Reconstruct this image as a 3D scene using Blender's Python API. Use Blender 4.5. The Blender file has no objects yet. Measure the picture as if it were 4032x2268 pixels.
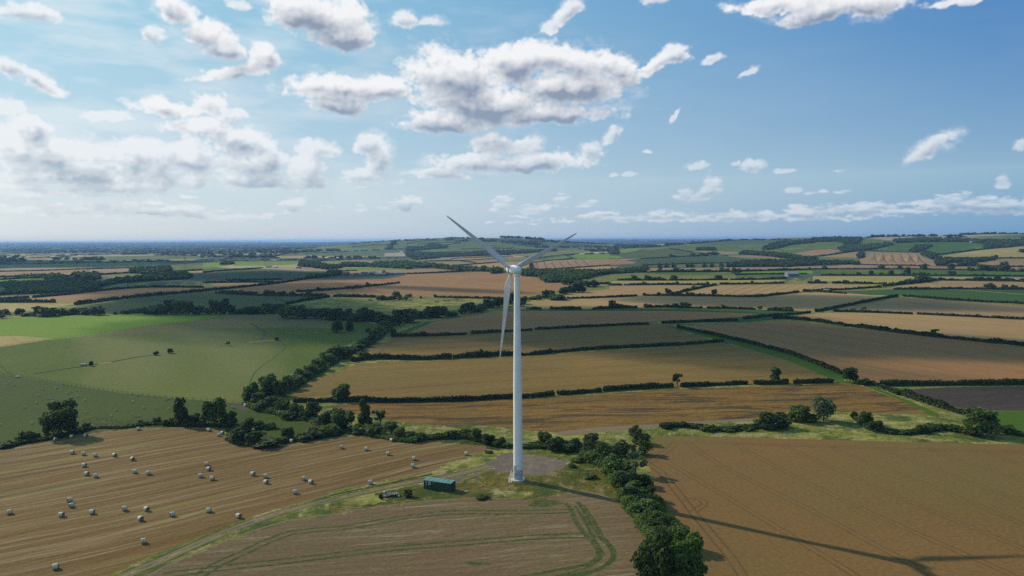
import bpy, math, random
import numpy as np
from mathutils import Matrix, Vector
from mathutils.geometry import delaunay_2d_cdt
R_ = math.radians
rng = np.random.default_rng(7)
random.seed(7)
scene = bpy.context.scene

# ---------------------------------------------------------------- camera
F = 2894.0                      # focal length in pixels of a 4032 px wide frame
H = 68.7                        # drone height above the ground at the turbine
PITCH, ROLL = R_(3.776), R_(0.355)
cd = bpy.data.cameras.new("camera")
cam = bpy.data.objects.new("camera", cd)
scene.collection.objects.link(cam)
cd.sensor_width = 36.0
cd.lens = 36.0 * F / 4032.0
cd.clip_start = 0.5
cd.clip_end = 80000.0
r0 = np.array([1.0, 0, 0]); u0 = np.array([0, math.sin(PITCH), math.cos(PITCH)])
FW = np.array([0, math.cos(PITCH), -math.sin(PITCH)])
RT = r0 * math.cos(ROLL) - u0 * math.sin(ROLL)
UP = u0 * math.cos(ROLL) + r0 * math.sin(ROLL)
cam.matrix_world = Matrix(((RT[0], UP[0], -FW[0], 0), (RT[1], UP[1], -FW[1], 0), (RT[2], UP[2], -FW[2], H), (0, 0, 0, 1)))
scene.camera = cam

# ---------------------------------------------------------------- light
SUN_EL, SUN_AZ = R_(30.8), R_(-55.6)       # azimuth from +Y, positive to the right
SUN = np.array([math.sin(SUN_AZ) * math.cos(SUN_EL), math.cos(SUN_AZ) * math.cos(SUN_EL), math.sin(SUN_EL)])
sl = bpy.data.lights.new("sun", 'SUN')
sl.energy = 4.5
sl.angle = R_(0.53)
sl.color = (1.0, 0.87, 0.69)
so = bpy.data.objects.new("sun", sl)
scene.collection.objects.link(so)
so.rotation_euler = Vector(SUN).to_track_quat('Z', 'Y').to_euler()
so.location = (0, 0, 300)
scene.view_settings.view_transform = 'Standard'
scene.view_settings.look = 'None'
scene.view_settings.gamma = 1.0
scene.view_settings.use_curve_mapping = False
scene.view_settings.exposure = 0.0
cy = scene.cycles
cy.use_denoising = False
cy.max_bounces = 6
cy.diffuse_bounces = 2
cy.glossy_bounces = 2
cy.transmission_bounces = 2
cy.transparent_max_bounces = 12
cy.volume_bounces = 0
cy.use_adaptive_sampling = True
cy.adaptive_threshold = 0.01

# ---------------------------------------------------------------- sky: cloud field computed here
def vnoise(x, y, seed):
    xi = np.floor(x).astype(np.int64); yi = np.floor(y).astype(np.int64)
    fx = (x - xi).astype(np.float32); fy = (y - yi).astype(np.float32)
    fx = fx * fx * (3 - 2 * fx); fy = fy * fy * (3 - 2 * fy)
    def h(a, b):
        n = (a * 374761393 + b * 668265263 + seed * 1442695041) & 0xffffffff
        n = ((n ^ (n >> 13)) * 1274126177) & 0xffffffff
        return ((n ^ (n >> 16)) & 0xffff).astype(np.float32) / 65535.0
    a = h(xi, yi); b = h(xi + 1, yi); c = h(xi, yi + 1); d = h(xi + 1, yi + 1)
    return (a * (1 - fx) + b * fx) * (1 - fy) + (c * (1 - fx) + d * fx) * fy
def fbm(x, y, seed, octv=6, gain=0.5):
    s = 0; a = 1; t = 0
    for k in range(octv):
        s = s + a * vnoise(x, y, seed + k * 17); t += a; a *= gain; x = x * 2.03 + 5.1; y = y * 2.03 + 1.7
    return s / t
def worley(x, y, seed):
    xi = np.floor(x).astype(np.int64); yi = np.floor(y).astype(np.int64)
    best = np.full(x.shape, 9.0, np.float32)
    for i in (-1, 0, 1):
        for j in (-1, 0, 1):
            a = xi + i; b = yi + j
            n = (a * 374761393 + b * 668265263 + seed * 974711) & 0xffffffff
            n = ((n ^ (n >> 13)) * 1274126177) & 0xffffffff
            px = a + ((n >> 3) & 0x3ff) / 1023.0; py = b + ((n >> 14) & 0x3ff) / 1023.0
            best = np.minimum(best, ((px - x) ** 2 + (py - y) ** 2).astype(np.float32))
    return np.sqrt(best)
def puffs(x, y, seed, octv=3):
    s = 0; a = 1; t = 0
    for k in range(octv):
        s = s + a * (1 - np.clip(worley(x, y, seed + k), 0, 1)); t += a; a *= 0.5; x = x * 2.1; y = y * 2.1
    return s / t
def sky_dir(px, py):
    d = FW + RT * ((px - 2016) / F) - UP * ((py - 1134) / F)
    d = d / np.linalg.norm(d)
    return math.degrees(math.atan2(d[0], d[1])), math.degrees(math.asin(d[2]))
# clouds: centre, radii, tilt (traced on the photograph, turned into azimuth and elevation), strength
C1 = """860,40,110,90,-25 770,190,60,50,-30 1190,30,70,30 1040,190,150,70 1310,300,90,80 1180,380,190,34,10 1130,270,110,50
1560,60,250,90 1680,110,200,90 1740,195,160,70 1480,20,180,60 2040,110,66,45 2180,125,66,25 40,330,90,50 190,400,140,40,-25
60,540,90,50 150,650,130,80 240,760,160,80 60,770,120,130 530,600,130,36 830,560,190,50 1050,535,110,60 1150,590,110,36
1010,660,200,50 1250,740,160,75 1350,800,100,60 400,860,300,90 700,850,250,85 960,820,170,110 150,900,200,60 600,940,400,46 900,930,250,40
1300,915,250,50 1530,870,100,80 1580,770,110,45 1480,930,200,34 1840,730,76,60 1890,810,66,80 1840,900,100,56 2000,925,50,16
1700,460,280,70 1900,450,180,60 1700,540,150,34 2300,400,290,125 2420,520,350,110 2250,620,260,50 2100,640,130,36
2350,820,240,60 2200,880,160,42 2480,720,120,60 1480,1040,76,44 1620,1050,50,14 1810,1050,44,20 1930,1050,36,14 2050,1035,84,42 2540,1040,56,50
300,790,330,100 640,800,260,90 480,985,430,32 1250,830,200,60 350,1070,350,38 750,1060,300,42 1000,1080,220,34 1200,1090,150,14 200,1000,300,24 150,80,120,50 60,60,80,30"""
C2 = """50,330,260,110 300,330,280,80 500,330,150,60 690,345,260,42,18 830,290,100,46 250,470,300,90 200,600,350,56 400,430,150,70
1010,310,64,24,15 1210,375,56,14,18 820,600,16,42,-35 270,80,90,46,40 195,160,50,40 1400,15,320,40 1660,60,300,75 1500,105,150,32 2300,10,220,26
700,10,60,20 100,830,280,56 400,770,66,44 500,690,70,26,35 60,740,100,50 2120,750,130,46,16 940,840,56,20 1210,845,64,32 1130,825,28,15
590,890,38,14 510,890,22,10 670,770,32,12 860,980,56,34 1010,960,56,62 950,1000,80,24 235,1015,50,34 100,1055,86,30 380,1030,56,16
1420,960,38,20 1495,970,24,9 1560,965,20,8 1650,967,42,7 2460,920,28,36 2280,980,26,12 1390,867,52,9 1640,865,42,8 2560,740,40,30,20
600,1095,500,20 1200,1080,400,26 1700,1060,400,34 2300,1035,350,44 1000,1108,900,13 2300,1070,500,24"""
ells = []
for txt, ox in ((C1, 0), (C2, 2016)):
    for w in txt.split():
        v = [float(t) for t in w.split(',')]
        x, y, rx, ry = [t * 0.7826 for t in v[:4]]
        az, el = sky_dir(ox + x, y)
        # the cloud's own angular size (degrees); tilt positive = right side up
        k = math.degrees(1 / F) * math.cos(math.radians(az)) ** 1.2
        ells.append((az, el, rx * k, ry * k, v[4] if len(v) > 4 else 0.0))
rs = random.Random(3)
for s in (-1, 1):                                  # more of the same beyond the picture
    for _ in range(26):
        el = rs.uniform(1.5, 34); az = s * rs.uniform(38, 64)
        ells.append((az, el, rs.uniform(1.5, 7) * (0.3 + el / 25), rs.uniform(.5, 2.0) * (0.3 + el / 20), rs.uniform(-10, 15)))
for _ in range(10):
    ells.append((rs.uniform(-55, 55), rs.uniform(22, 34), rs.uniform(3, 7), rs.uniform(1.5, 3), rs.uniform(-10, 15)))
NX, NY = 2400, 720
A_, E_ = np.meshgrid(np.linspace(-60, 60, NX, endpoint=False, dtype=np.float32), np.linspace(-1, 35, NY, endpoint=False, dtype=np.float32))
fr = 1.0 / (0.55 + 0.075 * np.clip(E_, 0, 20))       # finer detail towards the horizon
# warp
lo = np.clip((E_ + 1.0) / 7, 0.12, 1)
wx = (fbm(A_ * .22 * 1.5, E_ * .3 * 1.5, 11, 5, .5) - .5) * 3.0 * lo
wy = (fbm(A_ * .22 * 1.5 + 31, E_ * .3 * 1.5 + 9, 23, 5, .5) - .5) * 2.0 * lo
wx += (fbm(A_ * 1.6, E_ * 2.0, 41, 4, .55) - .5) * .9 * lo
wy += (fbm(A_ * 1.6 + 7, E_ * 2.0, 53, 4, .55) - .5) * .7 * lo
AW, EW = A_ + wx, E_ + wy
D_ = np.full(A_.shape, -1.0, np.float32)
ST = np.ones_like(D_)
BV = np.zeros_like(D_)                               # where in its cloud a point is: -1 base, +1 top
for (az, el, rx, ry, rot) in ells:
    c, s = math.cos(R_(rot)), math.sin(R_(rot))
    f = min(1.0, .36 + rx / 9)                       # small clouds keep their shape
    dx = A_ + wx * f - az; dy = E_ + wy * f - el
    u = (dx * c + dy * s) / rx; v = (-dx * s + dy * c)
    vn_ = np.where(v > 0, v / (ry * 1.15), v / (ry * 0.78))
    d = 1 - np.sqrt(u * u + vn_ * vn_)
    BV = np.where(d > D_, vn_, BV)
    ST = np.where(d > D_, min(1.0, .52 + (rx * ry) ** .5 / 2.8), ST)
    D_ = np.maximum(D_, d)
def blur(a, r):
    for ax in (0, 1):
        c = np.cumsum(np.pad(a, [(r + 1, r) if k == ax else (0, 0) for k in (0, 1)], mode='edge'), axis=ax, dtype=np.float64)
        n = a.shape[ax]
        a = ((c[2 * r + 1:2 * r + 1 + n] - c[:n]) if ax == 0 else (c[:, 2 * r + 1:2 * r + 1 + n] - c[:, :n])) / (2 * r + 1)
    return a.astype(np.float32)
BV = blur(np.clip(BV, -1.2, 1.2), 12)
sc1 = np.clip(1.5 - E_ / 14, .75, 1.6)
pf = puffs(A_ * .5 + wx * .25, E_ * .62 + wy * .25, 5, 4)
pf2 = puffs(A_ * 1.5 + wx * .4, E_ * 2.0 + wy * .4, 15, 3)
fb = fbm(A_ * .9, E_ * 1.2, 77, 6, .62)
fb2 = fbm(A_ * 3.2, E_ * 4.2, 177, 4, .6)
hor = np.clip((5.5 - E_) / 3, 0, 1); fb3 = fbm(A_ * 1.1, E_ * 4.5, 271, 5, .6)
bank = np.clip((-A_ - 9) / 10, 0, 1) * np.clip((13 - E_) / 5, 0, 1)
D_ = D_ * 1.10 + .10 * bank + (pf - .52) * .75 + (pf2 - .5) * .26 + (fb - .5) * .80 + (fb2 - .5) * .28 * lo + hor * ((fb3 - .52) * 2.6 - .05)
soft = .42 + .34 * np.clip(fb * 2 - .6, 0, 1)
al = np.clip((D_ + 0.12) / soft, 0, 1); al = al * al * (3 - 2 * al)
ST = blur(ST.astype(np.float32), 6)
al *= np.clip(ST + (fb2 - .5) * .5 * (1.2 - ST), 0, 1)
al *= 1 - hor * np.clip(.55 - (fb3 - .45) * 3.0, 0, .62)
veil = np.clip((D_ + .42) / .75, 0, 1) ** 1.5 * np.clip((fbm(A_ * .5 + E_ * .25, E_ * 1.3, 391, 6, .62) - .46) * 3.2, 0, .55)
al = np.maximum(al, veil)
thick = np.clip(D_, 0, 1.3)
relief = blur(thick, 2) + .55 * pf + .40 * pf2 + .35 * fb
em = np.zeros_like(relief)                           # light on the side that faces the sun (up and to the left)
for k, w in ((4, .55), (8, .7), (16, .9), (28, .9)):
    em += w * (relief - np.roll(np.roll(relief, k, 1), -int(k * 1.1), 0)) / k ** .5
occ = np.zeros_like(thick)
tb = blur(thick, 5)
for k in range(1, 13):
    dx, dy = int(3.0 * k), int(5.0 * k)
    occ += np.roll(np.roll(tb, dx, 1), -dy, 0)
occ /= 9.0
deep_ = np.clip((tb - .12) / .55, 0, 1)
lum = 1.02 - 1.1 * deep_ * np.clip(.30 - .8 * BV, 0, 1) - .22 * deep_ * np.clip(.62 - .8 * BV, 0, 1) -   .42 * np.clip(occ - .15, 0, 1) + .55 * np.clip(em, -.5, .5) + .15 * (fb2 - .5) * deep_
lum += .22 * bank
lum -= .22 * bank * np.clip(.6 - fb, -.3, .6) * 4 * deep_
lum = np.clip(lum + np.clip(-A_ - 5, 0, 30) * .0025, 0, 1)
wisp = np.clip((fbm(A_ * .12 + E_ * .05, E_ * .5, 91, 5, .55) - .47) * 2.2, 0, .5) * np.clip(E_ / 4, 0, 1)
wisp *= np.clip((12 - A_) / 42, 0.04, 1)
al = np.maximum(al, wisp)
lum = np.where(D_ < 0.0, np.maximum(lum, .8), lum)
buf = np.zeros((NY, NX, 4), np.float32)
buf[..., 0] = al; buf[..., 1] = lum; buf[..., 3] = 1
cimg = bpy.data.images.new("cloud_field", NX, NY, alpha=False, float_buffer=True)
cimg.colorspace_settings.name = 'Non-Color'
cimg.pixels.foreach_set(buf.ravel())
cimg.update()

world = bpy.data.worlds.new("World")
scene.world = world
world.use_nodes = True
nt = world.node_tree
nt.nodes.clear()
def N(tree, t, **kw):
    n = tree.nodes.new(t)
    for k, v in kw.items():
        setattr(n, k, v)
    return n
def M(tree, op, a, b=None, c=None, clamp=False):
    n = tree.nodes.new('ShaderNodeMath'); n.operation = op; n.use_clamp = clamp
    for i, s in enumerate((a, b, c)):
        if s is None: continue
        if isinstance(s, (int, float)): n.inputs[i].default_value = s
        else: tree.links.new(s, n.inputs[i])
    return n.outputs[0]
def MIX(tree, fac, a, b, blend='MIX'):
    n = tree.nodes.new('ShaderNodeMix'); n.data_type = 'RGBA'; n.blend_type = blend
    for s, i in ((fac, 0), (a, 6), (b, 7)):
        if isinstance(s, (int, float)): n.inputs[i].default_value = s
        elif isinstance(s, tuple): n.inputs[i].default_value = (*s, 1) if len(s) == 3 else s
        else: tree.links.new(s, n.inputs[i])
    return n.outputs[2]
def RAMP(tree, x, a, b, c=0.0, d=1.0):
    n = tree.nodes.new('ShaderNodeMapRange'); n.clamp = True
    tree.links.new(x, n.inputs[0])
    for i, s in enumerate((a, b, c, d)): n.inputs[i + 1].default_value = s
    return n.outputs[0]
SKY_STRENGTH = 0.10
sky = N(nt, 'ShaderNodeTexSky', sky_type='NISHITA', sun_disc=False)
sky.sun_elevation = SUN_EL
sky.sun_rotation = SUN_AZ
sky.altitude = 150; sky.air_density = 1.0; sky.dust_density = 1.2; sky.ozone_density = 2.2
tc = N(nt, 'ShaderNodeTexCoord')
sx = N(nt, 'ShaderNodeSeparateXYZ'); nt.links.new(tc.outputs['Generated'], sx.inputs[0])
az_ = M(nt, 'ARCTAN2', sx.outputs[0], sx.outputs[1])
el_ = M(nt, 'ARCSINE', sx.outputs[2])
uu = M(nt, 'FRACT', M(nt, 'MULTIPLY_ADD', az_, 180 / math.pi / 120, 0.5))
vv = M(nt, 'MULTIPLY_ADD', el_, 180 / math.pi / 36, 1.0 / 36)
cv = N(nt, 'ShaderNodeCombineXYZ'); nt.links.new(uu, cv.inputs[0]); nt.links.new(vv, cv.inputs[1])
ti = N(nt, 'ShaderNodeTexImage', image=cimg, interpolation='Cubic', extension='EXTEND'); nt.links.new(cv.outputs[0], ti.inputs[0])
sc_ = N(nt, 'ShaderNodeSeparateColor'); nt.links.new(ti.outputs[0], sc_.inputs[0])
elev = M(nt, 'MULTIPLY', el_, 180 / math.pi)
top = RAMP(nt, elev, 30, 35, 1, 0)
alpha = M(nt, 'MULTIPLY', sc_.outputs[0], top)
skyn = MIX(nt, 1.0, sky.outputs[0], (SKY_STRENGTH,) * 3, 'MULTIPLY')
# the day's own colour: paler towards the sun and the horizon, deeper blue away from both
side = M(nt, 'POWER', RAMP(nt, az_, -0.66, 0.62, 0, 1), 1.25)
hz_ = MIX(nt, side, (0.70, 0.765, 0.80), (0.17, 0.36, 0.59))
lo_ = MIX(nt, side, (0.62, 0.745, 0.81), (0.29, 0.48, 0.63))
up_ = MIX(nt, side, (0.34, 0.645, 0.79), (0.03, 0.19, 0.52))
grad = MIX(nt, RAMP(nt, elev, 0.2, 4.5, 0, 1), hz_, lo_)
grad = MIX(nt, M(nt, 'POWER', RAMP(nt, elev, 4.5, 18.0, 0, 1), .6), grad, up_)
skyc = MIX(nt, 0.92, skyn, grad)
CLOUD_LIT, CLOUD_SHADE = (0.93, 0.93, 0.94), (0.27, 0.33, 0.44)
cc = MIX(nt, sc_.outputs[1], CLOUD_SHADE, CLOUD_LIT)
lowf = RAMP(nt, elev, 0.0, 10.0, 0.62, 0.0)           # far clouds sit behind more air
cc = MIX(nt, lowf, cc, skyc)
fin = MIX(nt, M(nt, 'MULTIPLY', alpha, 0.96), skyc, cc)
bg = N(nt, 'ShaderNodeBackground'); nt.links.new(fin, bg.inputs[0]); bg.inputs[1].default_value = 1.0
wo = N(nt, 'ShaderNodeOutputWorld'); nt.links.new(bg.outputs[0], wo.inputs[0])
world.cycles.sampling_method = 'MANUAL'
world.cycles.sample_map_resolution = 512

# ---------------------------------------------------------------- helpers
VIEWS = {'A': (0, 1500, .53004), 'B': (1300, 1500, .53004), 'C': (2600, 1500, .5559), 'D': (0, 900, .53004), 'E': (1300, 900, .53004),
         'G': (2600, 900, .5559), 'f': (0, 900, .31056), 'g': (800, 900, .31056), 'h': (1600, 900, .31056), 'i': (2400, 900, .31056),
         'j': (3200, 900, .32298), 'P': (0, 0, 1.0)}
def pts(s):
    """'A 10,20 30,40 B 5,6' -> points in the photograph's pixels (survey notes)"""
    out = []; v = None
    for w in s.split():
        if w in VIEWS: v = VIEWS[w]; continue
        x, y = w.split(',')[:2]
        out.append((v[0] + float(x) * v[2], v[1] + float(y) * v[2]))
    return out
def gauss(x, y, cx, cy_, sx_, sy_, a):
    return a * np.exp(-((x - cx) / sx_) ** 2 / 2 - ((y - cy_) / sy_) ** 2 / 2)
def height(x, y):
    x = np.asarray(x, float); y = np.asarray(y, float)
    r = np.hypot(x, y)
    h = gauss(x, y, -230, 4300, 430, 480, 62) + gauss(x, y, -800, 4500, 420, 500, 34) + gauss(x, y, 330, 4500, 330, 480, 26)
    h = h + gauss(x, y, 1950, 3250, 560, 720, 56) + gauss(x, y, 1150, 3500, 330, 520, 40) + gauss(x, y, 3000, 3300, 700, 700, 50)
    h = h + gauss(x, y, 520, 2900, 330, 380, 16) + gauss(x, y, 1300, 2250, 260, 260, 7)
    far = np.clip((r - 9000) / 12000, 0, 1)
    h = h + far * (30 + 12 * np.sin(x / 2300.0 + 1.0) + 9 * np.sin(x / 900.0 + y / 4000.0) + 4 * np.sin(x / 380.0))
    mid = np.clip((r - 500) / 900, 0, 1) * np.clip((9000 - r) / 3000, 0, 1)
    h = h + mid * (1.1 * np.sin(x / 150.0 + 1.3) * np.sin(y / 210.0 + .4) + .7 * np.sin(x / 67.0 + y / 95.0) + 1.4)
    return h
def ground(P):
    """photograph pixels -> points on the terrain"""
    P = np.atleast_2d(np.array(P, float))
    px, py = P[:, 0], P[:, 1]
    hy = 943 - 0.0062 * (px - 2016)
    d = FW[None] + RT[None] * ((px - 2016) / F)[:, None] - UP[None] * ((py - 1134) / F)[:, None]
    ts = np.concatenate([np.geomspace(90, 1200, 60), np.geomspace(1210, 30000, 420)])
    X = d[:, 0:1] * ts; Y = d[:, 1:2] * ts; Z = H + d[:, 2:3] * ts
    below = Z < height(X, Y)
    k = np.argmax(below, 1); k[~below.any(1)] = len(ts) - 1
    a = ts[np.maximum(k - 1, 0)].copy(); b = ts[k].copy()
    for _ in range(22):
        m = (a + b) / 2
        ins = H + d[:, 2] * m < height(d[:, 0] * m, d[:, 1] * m)
        b = np.where(ins, m, b); a = np.where(ins, a, m)
    x, y = d[:, 0] * b, d[:, 1] * b
    return np.stack([x, y, height(x, y)], 1)
def place(view, x, y):
    o = VIEWS[view]
    return ground([(o[0] + x * o[2], o[1] + y * o[2])])[0]
def new_mesh(name, V, Fc, mats=(), smooth=False, mi=None):
    me = bpy.data.meshes.new(name)
    V = np.asarray(V, np.float32)
    if isinstance(Fc, np.ndarray) and Fc.ndim == 2:
        n, k = Fc.shape
        me.vertices.add(len(V)); me.vertices.foreach_set('co', V.ravel())
        me.loops.add(n * k); me.loops.foreach_set('vertex_index', Fc.astype(np.int32).ravel())
        me.polygons.add(n); me.polygons.foreach_set('loop_start', np.arange(0, n * k, k, dtype=np.int32))
        me.polygons.foreach_set('loop_total', np.full(n, k, np.int32))
    else:
        me.from_pydata([tuple(map(float, v)) for v in V], [], [tuple(int(i) for i in f) for f in Fc])
    for m in mats: me.materials.append(m)
    if mi is not None: me.polygons.foreach_set('material_index', np.asarray(mi, np.int32))
    me.polygons.foreach_set('use_smooth', np.full(len(me.polygons), bool(smooth)))
    me.update(calc_edges=True)
    me.validate()
    return me
COL = scene.collection.objects
def link(name, me, parent=None, loc=(0, 0, 0), rotz=0.0, scale=None):
    o = bpy.data.objects.new(name, me); COL.link(o)
    o.location = loc; o.rotation_euler = (0, 0, rotz)
    if scale is not None: o.scale = scale
    if parent: o.parent = parent
    return o
def tag(o, label=None, cat=None, group=None, kind=None):
    for k, v in (('label', label), ('category', cat), ('group', group), ('kind', kind)):
        if v: o[k] = v
    return o

# ---------------------------------------------------------------- materials
def mat(name):
    m = bpy.data.materials.new(name); m.use_nodes = True
    t = m.node_tree; t.nodes.clear()
    out = N(t, 'ShaderNodeOutputMaterial'); b = N(t, 'ShaderNodeBsdfPrincipled')
    t.links.new(b.outputs[0], out.inputs[0])
    return m, t, b, out
def noise(t, vec, scale, detail=4, rough=.55, dist=0):
    n = N(t, 'ShaderNodeTexNoise'); n.inputs['Scale'].default_value = scale; n.inputs['Detail'].default_value = detail
    n.inputs['Roughness'].default_value = rough; n.inputs['Distortion'].default_value = dist
    if vec is not None: t.links.new(vec, n.inputs['Vector'])
    return n.outputs[0]
def mapping(t, vec, rotz=0, scale=(1, 1, 1)):
    if rotz:
        v = N(t, 'ShaderNodeVectorRotate', rotation_type='Z_AXIS'); v.inputs['Angle'].default_value = rotz; t.links.new(vec, v.inputs[0]); vec = v.outputs[0]; rotz = 0
    n = N(t, 'ShaderNodeMapping'); n.inputs['Rotation'].default_value = (0, 0, rotz); n.inputs['Scale'].default_value = scale
    t.links.new(vec, n.inputs['Vector']); return n.outputs[0]
#        base colour a, colour b, patch colour, streak width m, streak strength, patch amount, speckle
FK = {
 'wheat':   ((.315, .185, .120), (.255, .148, .092), (.235, .175, .10), 3.2, .8, .4, .5),
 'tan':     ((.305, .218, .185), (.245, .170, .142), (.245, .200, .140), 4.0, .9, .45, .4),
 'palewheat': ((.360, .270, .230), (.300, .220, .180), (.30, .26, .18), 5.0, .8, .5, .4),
 'gold':    ((.270, .190, .098), (.215, .145, .072), (.175, .160, .075), 4.0, 1.0, .6, .7),
 'stubble': ((.240, .182, .112), (.140, .103, .058), (.205, .140, .062), 2.1, .72, .45, .8),
 'lodged':  ((.290, .180, .082), (.190, .115, .050), (.27, .18, .07), 3.0, 1.0, .35, .9),
 'ripe':    ((.225, .140, .082), (.188, .118, .066), (.165, .142, .070), 7.0, .35, .9, 1.0),
 'fallow':  ((.165, .140, .080), (.130, .110, .060), (.140, .145, .060), 5.0, .8, .7, .6),
 'spent':   ((.215, .158, .110), (.158, .114, .078), (.180, .155, .088), 1.6, .7, .5, 1.0),
 'meadow':  ((.096, .142, .036), (.074, .116, .030), (.135, .155, .052), 5.0, .6, .7, .5),
 'pasture': ((.070, .108, .030), (.055, .090, .026), (.095, .120, .038), 6.0, .5, .6, .5),
 'bright':  ((.185, .330, .040), (.160, .285, .034), (.22, .30, .05), 6.0, .5, .4, .3),
 'vivid':   ((.085, .175, .028), (.070, .150, .024), (.11, .17, .03), 5.0, .4, .4, .4),
 'olive':   ((.205, .190, .085), (.160, .155, .066), (.155, .185, .060), 6.0, .9, .7, .4),
 'straw':   ((.340, .290, .150), (.270, .235, .115), (.235, .235, .095), 6.0, .7, .7, .4),
 'dull':    ((.085, .105, .045), (.070, .088, .038), (.105, .115, .052), 6.0, .6, .6, .4),
 'blue':    ((.058, .092, .052), (.050, .078, .046), (.075, .100, .055), 8.0, .6, .5, .3),
 'deep':    ((.045, .100, .036), (.038, .086, .030), (.055, .105, .04), 8.0, .5, .5, .3),
 'hill':    ((.105, .160, .075), (.080, .125, .060), (.140, .165, .085), 12., .4, .7, .4),
 'plough':  ((.070, .056, .050), (.052, .042, .038), (.085, .066, .055), 2.5, .9, .5, .8),
 'rough':   ((.400, .370, .210), (.190, .200, .085), (.115, .150, .045), 4.0, .9, 1.0, 1.2),
 'bank':    ((.060, .082, .028), (.040, .062, .020), (.110, .115, .045), 3.0, .8, .8, 1.3),
 'mound':   ((.110, .125, .036), (.075, .105, .026), (.210, .165, .075), 4.0, .8, 1.0, 1.2),
 'gravel':  ((.175, .140, .130), (.130, .104, .098), (.215, .175, .145), 3.0, .7, .7, 1.0),
 'track':   ((.240, .185, .145), (.180, .135, .100), (.130, .130, .070), 1.4, .8, .5, .8),
 'bare':    ((.205, .145, .105), (.16, .12, .08), (.17, .16, .08), 3.0, .7, .5, .6),
 'copse':   ((.040, .060, .022), (.030, .048, .018), (.06, .075, .03), 8.0, .6, .6, 1.0),
 'farm':    ((.060, .080, .045), (.05, .066, .038), (.09, .10, .055), 40., .3, .6, .4),
 'weeds':   ((.050, .080, .028), (.066, .090, .036), (.09, .10, .05), 2.0, .8, .9, 1.2),
 'mark':    ((.125, .083, .045), (.095, .064, .034), (.17, .115, .065), 1.5, .4, .5, .8),
 'mud':     ((.085, .062, .050), (.065, .050, .042), (.10, .09, .05), 1.5, .4, .5, .8),
}
_GREEN = ('meadow', 'pasture', 'bright', 'vivid', 'olive', 'dull', 'blue', 'deep', 'hill', 'bank', 'mound', 'weeds', 'rough', 'copse')
for k_ in FK:
    mu = (.80, .80, .40) if k_ in _GREEN else ((.95, .90, .74) if k_ in ('spent', 'gravel', 'plough', 'bare', 'track', 'mud', 'farm') else (1.0, .88, .56))
    if k_ in ('ripe', 'stubble', 'spent', 'lodged', 'gold', 'gravel', 'track', 'rough', 'mound', 'pasture', 'vivid', 'plough'): mu = tuple(q * .86 for q in mu)
    elif k_ in ('meadow', 'bright'): mu = tuple(q * .93 for q in mu)
    fx = {'meadow': (.92, .97, .30), 'pasture': (.84, .90, .40), 'gold': (.84, .82, .62), 'stubble': (.88, .80, .66), 'spent': (.92, .88, .74), 'bright': (.86, .84, .45), 'palewheat': (.94, .88, .68),
          'ripe': (.95, .96, .86), 'lodged': (.86, .88, .7), 'wheat': (.95, .93, .82), 'tan': (.95, .93, .80), 'mound': (.88, .88, .7), 'rough': (1, 1, .8), 'vivid': (.85, .85, .6)}.get(k_, (1, 1, 1))
    mu = tuple(a_ * b_ for a_, b_ in zip(mu, fx))
    FK[k_] = tuple(tuple(c * q for c, q in zip(v, mu)) if isinstance(v, tuple) else v for v in FK[k_])
field_mats = {}
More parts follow.
